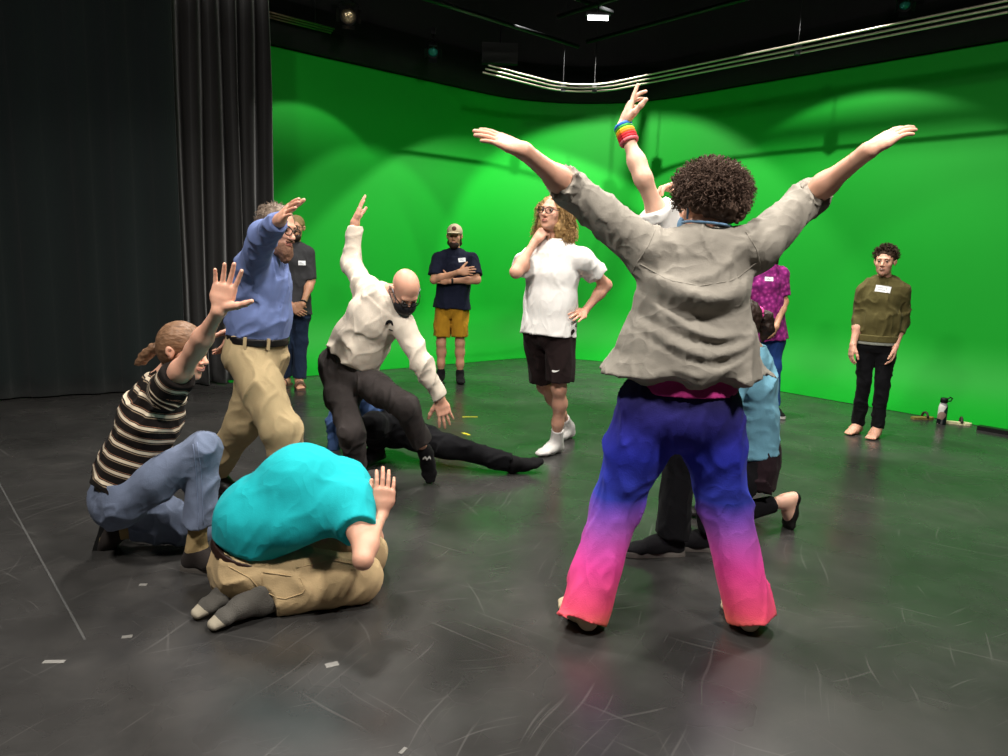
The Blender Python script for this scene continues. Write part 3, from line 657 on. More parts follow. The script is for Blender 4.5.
        def sheet(poly_u, off):
            mbq = MB(); V = []; nxx, nyy = nx, ny
            for lay in (off, -.004):
                for i in range(nxx+1):
                    for j in range(nyy+1):
                        a, b = poly_u(i/nxx, j/nyy); V.append(proj(a, b, lay))
            st = (nxx+1)*(nyy+1); id_ = lambda i, j, l=0: l*st+i*(nyy+1)+j; Fs = []
            for i in range(nxx):
                for j in range(nyy): Fs += [(id_(i, j), id_(i+1, j), id_(i+1, j+1), id_(i, j+1)), (id_(i, j+1, 1), id_(i+1, j+1, 1), id_(i+1, j, 1), id_(i, j, 1))]
            for i in range(nxx): Fs += [(id_(i, 0, 1), id_(i+1, 0, 1), id_(i+1, 0), id_(i, 0)), (id_(i, nyy), id_(i+1, nyy), id_(i+1, nyy, 1), id_(i, nyy, 1))]
            for j in range(nyy): Fs += [(id_(0, j), id_(0, j+1), id_(0, j+1, 1), id_(0, j, 1)), (id_(nxx, j, 1), id_(nxx, j+1, 1), id_(nxx, j+1), id_(nxx, j))]
            mbq.add(V, Fs); return mbq
        fn = shape or (lambda a, b: ((a-.5)*w, (b-.5)*h))
        o = s.addmb(name, sheet(fn, th), m, ob if parent else s.root, smooth=False)
        if marks:
            for (a0, b0, a1, b1) in marks:
                mb2 = MB(); mb2.tube([proj((a0+(a1-a0)*t-.5)*w, (b0+(b1-b0)*t-.5)*h+.0015*math.sin(t*40), th+.0005) for t in np.linspace(0, 1, 14)], .0012, 4)
                s.addmb('handwriting', mb2, M_INK, ob if parent else o)
        return o
def seam_on(s, on, pxs, m, r=.0025, name='seam', n=14, off=.001):
    """a stitched seam laid on a garment along a line of pixels"""
    bv, ob = s.bvh(on); pts = []
    for i in range(n+1):
        t = i/n*(len(pxs)-1); k = min(int(t), len(pxs)-2); a = t-k; px = pxs[k][0]*(1-a)+pxs[k+1][0]*a; py = pxs[k][1]*(1-a)+pxs[k+1][1]*a
        h = bv.ray_cast(Vector(CP), Vector(nrm(ray(px, py))))
        if h[0] is not None: pts.append(np.array(h[0])-nrm(ray(px, py))*off)
    if len(pts) > 2:
        mb = MB(); mb.tube(pts, r, 5); return s.addmb(name, mb, m, ob)
M_INK = mat('marker_ink', '39415e', rough=.7, var=0, bump=0)
M_TAG = mat('tag_paper', 'eef0f2', rough=.6, var=.03, bump=0)
TAGM = [(.14, .64, .5, .66), (.14, .34, .68, .32)]
def hand_ops(wr, el, q, g, d, n, ag=1., curl=(.15, .15, .2), spread=.08, thumb=.6, tc=.15, fc=None):
    """d fingers' direction, n the way the palm faces; thumb leaves the side of the palm near its base"""
    d = nrm(d); n = np.asarray(n, float); n = nrm(n-d*(n@d)); t = np.cross(d, n)*(1 if q == 'R' else -1)
    o = [cone(wr+nrm(el-wr)*.05, wr, .0298*ag, .0262*ag, .02), ell(wr, wr+d*.045*g, (.0265*ag, .021*ag), (.037*g, .017*g), t, .025), ell(wr+d*.035*g, wr+d*.086*g, (.038*g, .017*g), (.041*g, .0125*g), t, .015)]
    for i, (off, rd, L, r) in enumerate(((.031, .088, .072, .0092), (.0105, .094, .080, .0094), (-.0105, .09, .074, .0089), (-.031, .08, .058, .0079))):
        p = wr+(d*rd+t*off)*g; a = spread*(1.5-i); c3 = (fc[i] if fc else curl); ang = 0; dd = d*math.cos(a)+t*math.sin(a); rr = r*g
        o.append(cone(p-d*.03*g, p, .011*g, rr*1.05, .01))
        for c, fr in zip(c3, (.45, .3, .25)):
            ang += c; v = dd*math.cos(ang)+n*math.sin(ang); p2 = p+v*L*fr*g; o.append(cone(p, p2, rr, rr*.92, .0025)); p = p2; rr *= .92
    p = wr+(d*.022+t*.022+n*.006)*g; a = thumb; v = nrm(t*math.cos(a)+d*math.sin(a)+n*.25)
    for L, r0, r1, da in ((.044, .017, .013, 0), (.034, .0118, .0105, tc), (.027, .0105, .0085, tc)):
        a += da; v = nrm(t*math.cos(a)+d*math.sin(a)+n*(.25+tc*.8)); p2 = p+v*L*g; o.append(cone(p, p2, r0*g, r1*g, .008)); p = p2
    return o
def curls(s, n, centre, radii, m, R=None, rad=.0028, amp=.008, L=.05, keep=None, name='curl', parent=None, turns=2.2, droop=0., seed=1, tight=6):
    """springy locks growing out of an ellipsoid of hair, one joined part"""
    rg = np.random.default_rng(seed); V = []; Fs = []; R = s.hR if R is None else R; mb = MB(); cnt = 0
    while cnt < n:
        q = nrm(rg.normal(size=3))
        if keep and not keep(q): continue
        cnt += 1
        loc = q*radii; p = centre+R.T@loc; nn = nrm(R.T@(q/radii)); a = nrm(np.cross(nn, rg.normal(size=3))); b = np.cross(nn, a)
        l = L*rg.uniform(.6, 1.3); ph = rg.uniform(0, 6.28); pts = []
        for i in range(tight+1):
            t = i/tight; th = ph+turns*6.28*t
            pts.append(p+nn*(l*(t-.35))+amp*(math.cos(th)*a+math.sin(th)*b)+V3(0, 0, -droop*t*t))
        mb.tube(pts, [rad*(1-.3*i/tight) for i in range(tight+1)], 3, caps=False)
    return s.addmb(name, mb, m, parent)

# ================================================================== individuals
UP = V3(0, 0, 1)
SK1 = skin_mat('skin_fair', 'd9a58c'); SK2 = skin_mat('skin_rosy', 'cd9a82'); SK3 = skin_mat('skin_tan', 'c08f72'); SK4 = skin_mat('skin_pale', 'dfb29a'); SK5 = skin_mat('skin_warm', 'c99a80')
def cloth(name, col, **k):
    k.setdefault('rough', .85); k.setdefault('var', .1); k.setdefault('bump', .25); k.setdefault('bs', 220.); k.setdefault('spec', .12); k.setdefault('sheen', .03); k.setdefault('wr', .28); k.setdefault('wrs', 10.); return mat(name, col, **k)

# ---- 9: grey shirt and gradient trousers, seen from the back ----------------
def grey_person():
    Y = 2.72; pel = at(684, 404, Y); neck = at(698, 238, Y-.02); shL = at(650, 252, Y); shR = at(756, 247, Y)
    elL = J(shL, 572, 190, .36, 1); wrL = J(elL, 524, 151, .27, -1); elR = J(shR, 808, 198, .33, 1); wrR = J(elR, 868, 151, .29, -1)
    hipL = at(649, 405, Y); hipR = at(709, 405, Y); knL = J(hipL, 616, 505, .44, 1); knR = J(hipR, 725, 508, .44, 1)
    anL = gz(586, 607, .085); anR = gz(748, 608, .085)
    s = Person('person in loose grey shirt and blue-to-pink gradient trousers, both arms spread high', 1.76, at(665, 615, 2.66), SK1, .0065, .0048, 1.08,
               pel=pel, neck=neck, head=at(706, 209, Y+.03), shL=shL, shR=shR, elL=elL, elR=elR, wrL=wrL, wrR=wrR, hipL=hipL, hipR=hipR, knL=knL, knR=knR, anL=anL, anR=anR,
               footL=(V3(-.35, .9, 0), UP), footR=(V3(-.1, 1, 0), UP), armg=1.05)
    s.set_head((-.35, .93, -.1), (.05, .1, 1))
    s.handL = dict(d=nrm(at(478, 130, wrL[1])-wrL), n=V3(.2, .5, -.9), curl=(.08, .15, .1), spread=.07, thumb=.9)
    s.handR = dict(d=nrm(at(918, 119, wrR[1])-wrR), n=V3(-.1, .3, -1), curl=(.12, .25, .2), spread=.05, thumb=1.0)
    s.body(); s.face(lips='a8645a')
    mg = cloth('shirt_grey', '928c82', var=.06, bump=.2, wr=.3, wrs=9, wst=(1, 1, 1.3))
    f1 = folds(.006, 11, (.1, .2, 1), .4, .004); ax = s.up; lc = s.latc; c0 = s.chest
    def drape(P):
        P = P.astype(np.float64); q = P-c0; u = q@lc; w = q@ax; s_ = w-1.5*u*u+.02*vnoise(P*4.); fade = np.clip(1.3-np.abs(u)/.2, 0, 1)
        d = -.028*np.exp(-((s_+.0)/.035)**2)*fade+.022*np.exp(-((s_+.075)/.03)**2)*fade
        for k_, (o_, a_) in enumerate(((-.13, .014), (-.2, .01), (-.27, .008), (.07, .008))): d += -a_*np.exp(-((s_-o_+.2*u*(k_-1))/.016)**2)*fade+a_*.8*np.exp(-((s_-o_+.03)/.016)**2)*fade
        low = np.clip((-w-.1)/.25, 0, 1); d += -.014*low*np.sin(u*34+3*vnoise(P*3.)+w*2)
        return d+f1(P.astype(np.float32))
    sh = s.top('shirt', mg, e=.03, hem=-.125, hemr=(.33, .19), waistr=(.255, .175), chestr=(.2, .15), upr=(.13, .095), sleeve=(1.16, 1.12), sr=(.086, .066, .06), shoulder=.084,
          disp=drape, vox=.0066, xtra=[cone(neck-V3(0, 0, .02), neck+V3(.0, .02, .03), .078, .066, .02, capb=True)])
    for q, fr in (('R', .12), ('L', .18)):
        el, wr = getattr(s, 'el'+q), getattr(s, 'wr'+q); d = nrm(wr-el); c = el+(wr-el)*fr
        s.add('cuff', sdf([cone(c-d*.05, c+d*.015, .064, .070, .01, capa=True, capb=True)], .0055, folds(.006, 14, d, .5)), mg, sh)
    for ln in ([(657, 226), (648, 246), (634, 268), (629, 286)], [(746, 232), (757, 250), (762, 272)], [(640, 264), (668, 280), (700, 286), (735, 280), (757, 262)]): seam_on(s, 'shirt', ln, mg, .0022, off=0.)
    mp = cloth('tee_pink', 'c23a86')
    s.top('undershirt', mp, e=.0, hem=-.055, sleeve=(0, 0), vox=.008, hemr=(.2, .155), waistr=(.15, .11), chestr=(.14, .1), upr=(.09, .06), shoulder=.05)
    def grad(nt, src):
        sx = nt.nodes.new('ShaderNodeSeparateXYZ'); nt.links.new(src, sx.inputs[0])
        n = nt.nodes.new('ShaderNodeTexNoise'); n.inputs['Scale'].default_value = 3; nt.links.new(src, n.inputs['Vector'])
        ma = nt.nodes.new('ShaderNodeMath'); ma.operation = 'MULTIPLY_ADD'; ma.inputs[1].default_value = .05; nt.links.new(n.outputs[0], ma.inputs[0]); nt.links.new(sx.outputs[2], ma.inputs[2])
        return ramp(nt, [(.04, 'ff8058'), (.13, 'f8557a'), (.28, 'e8489c'), (.42, 'a254b4'), (.54, '3c48c0'), (.72, '2c34b0'), (.86, '2b2878'), (.97, '2a264e')], ma.outputs[0])
    s.pants('trousers', cloth('trousers_gradient', '2233aa', build=grad, var=.05), e=.02, up=.07, thigh=.122, knee=.096, hem=.1, frac=(2.12, 2.12), seat=(.2, .155), waistr=(.188, .14), disp=folds(.008, 6, (.1, 0, 1), .35, .005), vox=.0076)
    for q in 'LR': s.sock(q, cloth('sock_cream', 'c9b79a'), top=0, name='slipper_sock')
    # hair
    mh = mat('hair_dark_curl', '58453a', rough=.85, var=.35, vs=60, bump=.4, bs=150)
    hc = s.H(.0, -.022, .055); hr = np.array([.128, .12, .098])
    ho = s.add('hair', sdf([ball(hc, hr*.95, s.hR), ball(s.H(-.03, -.06, .02), (.1, .085, .085), s.hR, .04), ball(s.H(0, .12, -.05), (.09, .08, .1), s.hR, .03, -1)], .005, rough(.012, 45)), mh)
    c = curls(s, 2100, hc, hr*.98, mh, rad=.0022, amp=.008, L=.05, turns=1.6, keep=lambda q: not (q[1] > .35 and q[2] < .3) and not (q[2] < -.62), seed=5, parent=ho); c['kind'] = 'stuff'
    # mask strap
    ms = mat('mask_blue', '6f93b4', rough=.8)
    mk_ = s.add('mask', sdf([s.hb((0, .06, -.055), (.068, .066, .058), .01), s.hb((0, -.01, -.02), (.09, .075, .12), .01, -1)], .0045), ms)
    mb = MB(); mb.tube([s.H(.083*math.sin(a), -.012-.075*math.cos(a)*1.25 if abs(a) < 1.6 else .02, -.058-.012*math.cos(a)) for a in np.linspace(-1.7, 1.7, 17)], .005, 6); s.addmb('strap', mb, ms, mk_)
    mb = MB(); mb.tube([s.H(.084, -.01, -.05), s.H(.09, -.015, .03), s.H(.08, .02, .04)], .004, 6); s.addmb('strap', mb, ms, mk_)
    # small woven tab at the trouser's side seam
    s.decal('trousers', (602, 428), .03, .04, cloth('tab_black', '16161a'), 'tab', nx=2, ny=2, th=.004)
    return s
# ---- 6: turquoise tee, curled up kneeling -----------------------------------
def turq_person():
    pel = at(247, 560, 2.8); waist = at(259, 520, 2.8); chest = at(302, 486, 2.84); upper = at(343, 489, 2.9); neck = at(360, 500, 2.95)
    shR = at(352, 502, 2.73); shL = at(345, 496, 3.04)
    elR = J(shR, 363, 560, .29, -1); wrR = J(elR, 382, 514, .25, 1); elL = at(375, 550, 3.15); wrL = at(375, 510, 3.1)
    latp = nrm(V3(-.35, .94, 0)); hipR = pel-latp*.1; hipL = pel+latp*.1
    knR = gz(358, 578, .1); knL = knR+V3(-.02, .26, 0); anR = gz(262, 603, .052); anL = gz(244, 592, .052)
    s = Person('person in turquoise tee kneeling curled up with head in hands', 1.76, at(285, 600, 2.8), SK2, .0062, .0048, 1.05, armg=.77,
               pel=pel, waist=waist, chest=chest, upper=upper, neck=neck, head=at(368, 499, 2.98), shR=shR, shL=shL, elR=elR, elL=elL, wrR=wrR, wrL=wrL, hipR=hipR, hipL=hipL, knR=knR, knL=knL, anR=anR, anL=anL,
               footR=(nrm(gz(206, 620)-gz(258, 604))+V3(0, 0, -.5), (.1, .1, -1)), footL=(nrm(gz(190, 607)-gz(238, 592))+V3(0, 0, -.5), (.1, .1, -1)))
    s.set_head((.25, .1, -1), (.95, .1, .25))
    s.handR = dict(d=nrm(at(386, 478, wrR[1]+.03)-wrR), n=V3(-.3, 1, .1), curl=(.15, .25, .2), spread=.03, thumb=1.2)
    s.handL = dict(d=nrm(at(372, 480, 3.1)-wrL), n=V3(-.2, -1, .1), curl=(.15, .2, .2), spread=.04, thumb=1.2)
    s.body(); s.face()
    s.top('shirt', cloth('tee_turquoise', '1aa5ac', var=.04, bump=.12), e=.02, fat=1.16, hem=-.115, hemr=(.18, .15), waistr=(.19, .165), chestr=(.205, .165), upr=(.16, .12), sleeve=(.5, .5), sr=(.09, .076, .06), shoulder=.09, disp=folds(.0035, 5, nrm(chest-pel), .25, .003), vox=.0072,
          xtra=[ell(at(292, 528, 2.68), at(335, 512, 2.74), (.08, .07), (.09, .08), s.latp, .12)])
    mk_ = cloth('chino_khaki', 'b9a079', var=.08)
    s.pants('trousers', mk_, e=.022, fat=1.12, up=.07, thigh=.11, knee=.09, hem=.066, frac=(1.88, 1.88), seat=(.178, .14), waistr=(.172, .138), disp=folds(.006, 9, (.6, .2, .6), .4, .004), vox=.0074)
    b = s.belt(mat('belt_brown', '2b1a14', rough=.45, bump=.1), up=.062, r=(.19, .157), hgt=.036)
    for a in (-2.35, -1.75, -1.2):
        ud = nrm(s.waist-s.pel); yd = np.cross(ud, s.latp); c = s.pel+ud*.055*s.g+s.latp*.195*math.cos(a)+yd*.159*math.sin(a); c2 = nrm(s.latp*math.cos(a)/.21+yd*math.sin(a)/.16); mb = MB(); mb.box(c, np.cross(ud, c2)*.008, ud*.028, c2*.004); s.addmb('belt_loop', mb, mk_, b, False)
    for ln in ([(228, 566), (250, 578), (262, 592)], [(262, 572), (300, 577), (306, 592), (282, 600), (262, 590), (262, 572)], [(296, 568), (330, 560), (362, 566)]): seam_on(s, 'trousers', ln, mk_, .0025)
    mg = cloth('sock_grey', '57544f', var=.1, bump=.5)
    ml = cloth('sock_toe', 'a39a88'); mdk = cloth('sock_heel', '2c2925')
    for q in 'RL':
        so = s.sock(q, mg, top=.3); f, n, l = s.foot_frame(q); an = getattr(s, 'an'+q); g = s.g; hl = an-n*.078*g-f*.05*g; L = .25*g
        P = lambda d, r: hl+f*d+n*r*g
        s.add('toe_cap', sdf([ell(P(L*.78, .02), P(L*.93, .017), (.0475, .0235), (.0335, .0185), l, .02)], .0045), ml, so)
        s.add('band', sdf([ell(P(L*.66, .024), P(L*.72, .022), (.0475, .0275), (.0485, .0255), l, .0, capa=True, capb=True)], .0045), mdk, so)
        s.add('heel_cap', sdf([ball(P(.026*g, .033), (.038, .038, .04), None, .02), cone(an, an+nrm(getattr(s, 'kn'+q)-an)*.03, .04, .041, .02)], .0045), mdk, so)
    mh = mat('hair_black', '17110e', rough=.7, var=.3, bump=.4, bs=120)
    s.add('hair', sdf([s.hb((0, -.02, .04), (.083, .099, .09)), s.hb((0, .1, -.05), (.09, .07, .1), .02, -1)], .005, rough(.004, 60)), mh)
# ---- 1: striped tee, crouching ----------------------------------------------
def stripe_person():
    pel = at(122, 494, 3.1); neck = at(163, 382, 3.12); shR = at(167, 391, 2.99); shL = at(168, 388, 3.28)
    elR = J(shR, 196, 349, .29, -1); wrR = J(elR, 219, 311, .25, -1); elL = at(150, 446, 3.36); wrL = at(134, 478, 3.42)
    hipR = at(126, 498, 3.01); hipL = at(128, 498, 3.2); knR = J(hipR, 204, 449, .41, -1); anR = gz(196, 551, .085); knL = gz(196, 530, .09); anL = V3(*gz(124, 527, .1)); anL[1] = 3.22
    s = Person('person in striped tee and jeans crouching with one palm raised', 1.74, at(150, 550, 3.1), SK1, .0065, .0048, .95, armg=.9, handg=1.12, legg=.8,
               pel=pel, neck=neck, head=at(184, 351, 3.08), shR=shR, shL=shL, elR=elR, elL=elL, wrR=wrR, wrL=wrL, hipR=hipR, hipL=hipL, knR=knR, knL=knL, anR=anR, anL=anL,
               footR=(V3(1, -.12, 0), UP), footL=(V3(-.35, .1, -1), V3(1, 0, -.2)))
    s.set_head((.96, -.22, -.12), (.12, 0, 1))
    s.handR = dict(d=nrm(at(230, 266, wrR[1]+.0)-wrR), n=V3(.1, -1, .1), curl=(.08, .12, .1), spread=.13, thumb=.42, tc=.12)
    s.handL = dict(d=V3(.4, 0, -1), n=V3(0, -1, 0))
    s.body(); s.face(smile=True, brow='6b5238', lips='b06a60')
    o = s.top('shirt', None, e=.02, hem=-.06, hemr=(.172, .145), waistr=(.16, .13), sleeve=(.42, .42), sr=(.08, .074, .06), disp=folds(.008, 7, (-.3, 0, 1), .5, .004))
    V, Q, ob = s.mesh['shirt'][-1]; ax = nrm(neck-pel); t = (V-pel)@ax
    ad = nrm(elR-shR); ta = (V-shR)@ad; sl = np.clip((ta+.03)/.06, 0, 1)*(np.linalg.norm(V-shR-np.outer(ta, ad), axis=1) < .13)
    val = (t*(1-sl)+(ta+.31)*sl)+.012*vnoise(V*7.)
    a_ = ob.data.attributes.new('stripe', 'FLOAT', 'POINT'); a_.data.foreach_set('value', val.astype(np.float32))
    def strp(nt, src):
        a = nt.nodes.new('ShaderNodeAttribute'); a.attribute_name = 'stripe'; m = nt.nodes.new('ShaderNodeMath'); m.operation = 'MULTIPLY'; m.inputs[1].default_value = 1/.06; nt.links.new(a.outputs['Fac'], m.inputs[0])
        fr = nt.nodes.new('ShaderNodeMath'); fr.operation = 'FRACT'; nt.links.new(m.outputs[0], fr.inputs[0])
        r = ramp(nt, [(0, '16110f'), (.30, '8c7a66'), (.36, '16110f'), (.44, 'd8c8b0'), (.66, '16110f'), (.72, '9a6f58'), (.76, '16110f')], fr.outputs[0]); nt.nodes[r.node.name].color_ramp.interpolation = 'CONSTANT'; return r
    ob.data.materials.append(cloth('tee_stripes', '888888', build=strp, var=.06))
    mj = cloth('jeans_blue', '6a748a', var=.18, vs=12)
    s.pants('trousers', mj, e=.012, up=.07, thigh=.098, knee=.074, hem=.066, frac=(1.72, 1.86), seat=(.165, .128), waistr=(.15, .118), disp=folds(.007, 9, (.5, 0, .5), .5, .003))
    ms_ = cloth('jeans_seam', '75809a')
    for ln in ([(197, 442), (201, 470), (203, 510), (204, 536)], [(193, 444), (196, 470), (198, 510), (199, 536)]): seam_on(s, 'trousers', ln, ms_, .0022)
    s.belt(cloth('belt_canvas', '7d7464'), up=.055, r=(.163, .133), hgt=.034)
    s.sock('R', cloth('sock_tan', 'a58d63', bump=.6), .4)
    s.sock('L', cloth('sock_tan', 'a58d63'), .4)
    sh = s.shoe('R', cloth('shoe_charcoal', '2f2a28'), mat('sole_grey', '5d5853', rough=.7)); s.shoe('L', cloth('shoe_charcoal', '2f2a28'), mat('sole_black', '141414', rough=.7))
    mh = mat('hair_lightbrown', '735640', rough=.5, var=.4, vs=70, bump=.5, bs=90, stretch=(.3, 1, 1))
    s.add('hair', sdf([s.hb((0, -.02, .04), (.084, .101, .088)), s.hb((0, -.045, .0), (.078, .07, .085), .03), s.hb((0, .105, -.055), (.1, .075, .1), .02, -1)], .0045, rough(.0016, 70)), mh)
    tie = s.H(0, -.11, -.005); pt = [tie, s.H(0, -.145, -.015), s.H(0, -.178, -.045), s.H(.0, -.205, -.08), s.H(0, -.24, -.105)]
    s.add('ponytail', sdf(chain(pt, [.016, .022, .023, .017, .005], .02), .0048, rough(.005, 60)), mh)
    mb = MB(); mb.tube([tie+.02*(math.cos(a)*s.hR[0]+math.sin(a)*s.hR[2]) for a in np.linspace(0, 6.28, 14)], .006, 6); s.addmb('hair_tie', mb, mat('tie_dark', '1b1614'))
# ---- 2: blue shirt and khakis -------------------------------------------------
def blue_person():
    Y = 3.85; pel = at(257, 350, Y); neck = at(264, 252, Y); shR = at(252, 268, Y-.16); shL = at(272, 264, Y+.17)
    elR = J(shR, 264, 236, .29, -1); wrR = J(elR, 280, 220, .24, -1); elL = at(252, 300, Y+.32); wrL = at(233, 328, Y+.12)
    hipR = pel+V3(-.02, -.09, -.03); hipL = pel+V3(.02, .09, -.03)
    knR = J(hipR, 282, 430, .43, -1); anR = knR+V3(.06, .08, 0); anR[2] = .09; knL = J(hipL, 242, 425, .43, 1); anL = knL+V3(-.24, .14, 0); anL[2] = .13
    s = Person('bearded person in blue dress shirt and khaki trousers striding with arm raised', 1.76, (-1.25, 3.85), SK2, .007, .005, 1.04,
               pel=pel, neck=neck, head=at(278, 229, Y-.04), shR=shR, shL=shL, elR=elR, elL=elL, wrR=wrR, wrL=wrL, hipR=hipR, hipL=hipL, knR=knR, knL=knL, anR=anR, anL=anL,
               footR=(V3(1, -.3, 0), UP), footL=(V3(1, -.2, -.25), UP))
    s.set_head((.88, -.45, -.15), (.2, 0, 1))
    s.handR = dict(d=nrm(at(299, 196, 3.12)-wrR), n=V3(.7, .5, -.5), curl=(.1, .15, .1), spread=.04, thumb=.8)
    s.handL = dict(d=V3(-.3, -.3, -1), n=V3(-1, 0, 0), curl=(.3, .4, .3))
    s.body(); s.face(brow='5a4636')
    mb_ = cloth('shirt_blue', '6675a2', var=.06, bump=.12)
    s.top('shirt', mb_, e=.026, hem=-.07, hemr=(.17, .138), waistr=(.168, .15), chestr=(.17, .138), sleeve=(1.93, 1.95), sr=(.08, .064, .048), shoulder=.078, disp=folds(.0075, 9, (.5, .2, 1), .4, .005, 3.3),
          xtra=[cone(neck-V3(0, 0, .02), neck+V3(.02, 0, .03), .074, .068, .02, capb=True)])
    mk_ = cloth('chino_tan', 'a69370', var=.07)
    s.pants('trousers', mk_, e=.024, up=.07, thigh=.118, knee=.092, hem=.088, frac=(1.97, 1.97), seat=(.175, .145), waistr=(.172, .14), disp=folds(.009, 7, (.3, 0, 1), .4, .005))
    b = s.belt(mat('belt_black', '141212', rough=.4, bump=.1), up=.062, r=(.186, .157), hgt=.04)
    ud = nrm(s.waist-s.pel); yd = np.cross(ud, s.latp)
    for a in (-2.9, -2.2): 
        c = s.pel+ud*.062*s.g+s.latp*.188*math.cos(a)+yd*.159*math.sin(a); c2 = nrm(s.latp*math.cos(a)+yd*math.sin(a)); mb = MB(); mb.box(c, np.cross(ud, c2)*.008, ud*.03, c2*.005); s.addmb('belt_loop', mb, mk_, b, False)
    for q in 'RL': s.shoe(q, mat('shoe_black_leather', '1a1817', rough=.5), mat('sole_black', '141414', rough=.7))
    mh = mat('hair_greybrown', '6e5f52', rough=.7, var=.3, vs=60, bump=.5, bs=110)
    ho = s.add('hair', sdf([s.hb((0, -.025, .036), (.086, .1, .092)), s.hb((0, .1, -.035), (.1, .075, .115), .02, -1)], .0045, rough(.006, 50)), mh)
    c = curls(s, 260, s.H(0, -.03, .036), np.array([.085, .098, .09]), mh, rad=.002, amp=.004, L=.02, turns=.8, keep=lambda q: q[1] < .3 and q[2] > -.4, parent=ho); c['kind'] = 'stuff'
    s.add('beard', sdf([s.hb((0, .052, -.095), (.056, .055, .05)), s.hb((0, .082, -.125), (.03, .03, .04), .02), s.hb((0, .11, -.05), (.045, .03, .022), .012, -1), s.hb((0, .1, -.064), (.028, .02, .006), .008, -1), s.hb((0, .096, -.05), (.03, .012, .006), .004)], .0045, rough(.004, 60)), mat('beard_brown', '6a4b3a', rough=.8, var=.3, bump=.5, bs=120))
    glasses(s)
def glasses(s, r=.021, col='14110f', round_=True):
    mb = MB()
    for x in (-.032, .032): mb.tube([s.H(x+r*1.12*math.cos(a), .108-abs(x+r*math.cos(a))*.12, .0+r*.9*math.sin(a)) for a in np.linspace(0, 6.283, 17)], .0028*s.hs, 6, caps=False)
    mb.tube([s.H(-.009, .107, .006), s.H(0, .11, .009), s.H(.009, .107, .006)], .0025*s.hs, 6)
    for x in (-1, 1): mb.tube([s.H(x*.056, .1, .006), s.H(x*.078, .05, .008), s.H(x*.084, -.01, .012)], .0025*s.hs, 6)
    s.addmb('glasses', mb, mat('frame_'+col, col, rough=.35, bump=0))
# ---- 3: charcoal shirt behind ---------------------------------------------------
def charcoal_person():
    Y = 7.5; pel = at(293, 297, Y); neck = at(294, 245, Y); s_ = dict(shR=at(277, 254, Y), shL=at(308, 253, Y))
    s = Person('person in charcoal shirt and jeans standing before the gathered black curtain, hands clasped', 1.8, at(296, 384, Y), SK3, .009, .0062, 1., pel=pel, neck=neck, head=at(296, 228, Y-.03), **s_,
               elR=at(276, 281, Y-.02), elL=at(311, 281, Y-.02), wrR=at(291, 305, Y-.2), wrL=at(303, 304, Y-.2), knR=at(288, 341, Y), knL=at(301, 341, Y-.02), anR=at(286, 377, Y+.05), anL=at(299, 377, Y-.05),
               footR=(V3(-.2, -1, 0), UP), footL=(V3(.4, -1, 0), UP))
    s.anR[2] = .08; s.anL[2] = .08
    s.set_head((.1, -1, -.05), UP)
    s.handR = dict(d=V3(.8, -.1, -.6), n=V3(0, 1, 0), curl=(.4, .4, .3), spread=.02, thumb=1.); s.handL = dict(d=V3(-.8, -.1, -.6), n=V3(0, 1, 0), curl=(.4, .4, .3), spread=.02, thumb=1.)
    s.body(bare=('R', 'L')); s.face()
    s.top('shirt', cloth('shirt_charcoal', '3b3b3d'), e=.02, hem=.17, sleeve=(.95, .95), sr=(.068, .062, .06), disp=folds(.006, 8))
    s.pants('trousers', cloth('jeans_dark', '1f2b40'), e=.008, up=.02, waistr=(.14, .1), thigh=.094, knee=.068, hem=.064, disp=folds(.006, 8))
    s.add('hair', sdf([s.hb((0, -.02, .04), (.082, .1, .09)), s.hb((0, .1, -.04), (.1, .072, .1), .02, -1)], .0055, rough(.004, 50)), mat('hair_blond', '85714a', rough=.6, var=.2, bump=.4))
    s.add('beard', sdf([s.hb((0, .052, -.09), (.055, .056, .045)), s.hb((0, .11, -.05), (.05, .03, .03), .01, -1)], .0055), mat('beard_dark', '2a1e16', rough=.8, bump=.4))
    glasses(s)
    for q in 'RL':
        f, n, l = s.foot_frame(q); an = getattr(s, 'an'+q); c = V3(an[0], an[1], 0)+f*.07; mb = MB(); mb.box(c+V3(0, 0, .008), f*.135, l*.045, (0, 0, .012)); o = s.addmb('sandal', mb, mat('sandal_brown', '5b4335', rough=.7), smooth=False)
        for d in (.0, .06):
            mb = MB(); mb.tube([c+f*d+l*.05*math.cos(a)+V3(0, 0, .015+.06*math.sin(a)) for a in np.linspace(0, math.pi, 9)], .012, 6); s.addmb('strap', mb, mat('sandal_brown', '5b4335'), o)
    s.decal('shirt', (302, 263), .075, .045, M_TAG, 'name_tag', marks=TAGM)
    mb = MB(); wr = s.wrL; d = nrm(wr-s.elL); mb.lathe(wr-d*.03, d, [(0, .034), (.02, .034)], 14); s.addmb('wristwatch', mb, mat('tie_dark', '1b1614'))
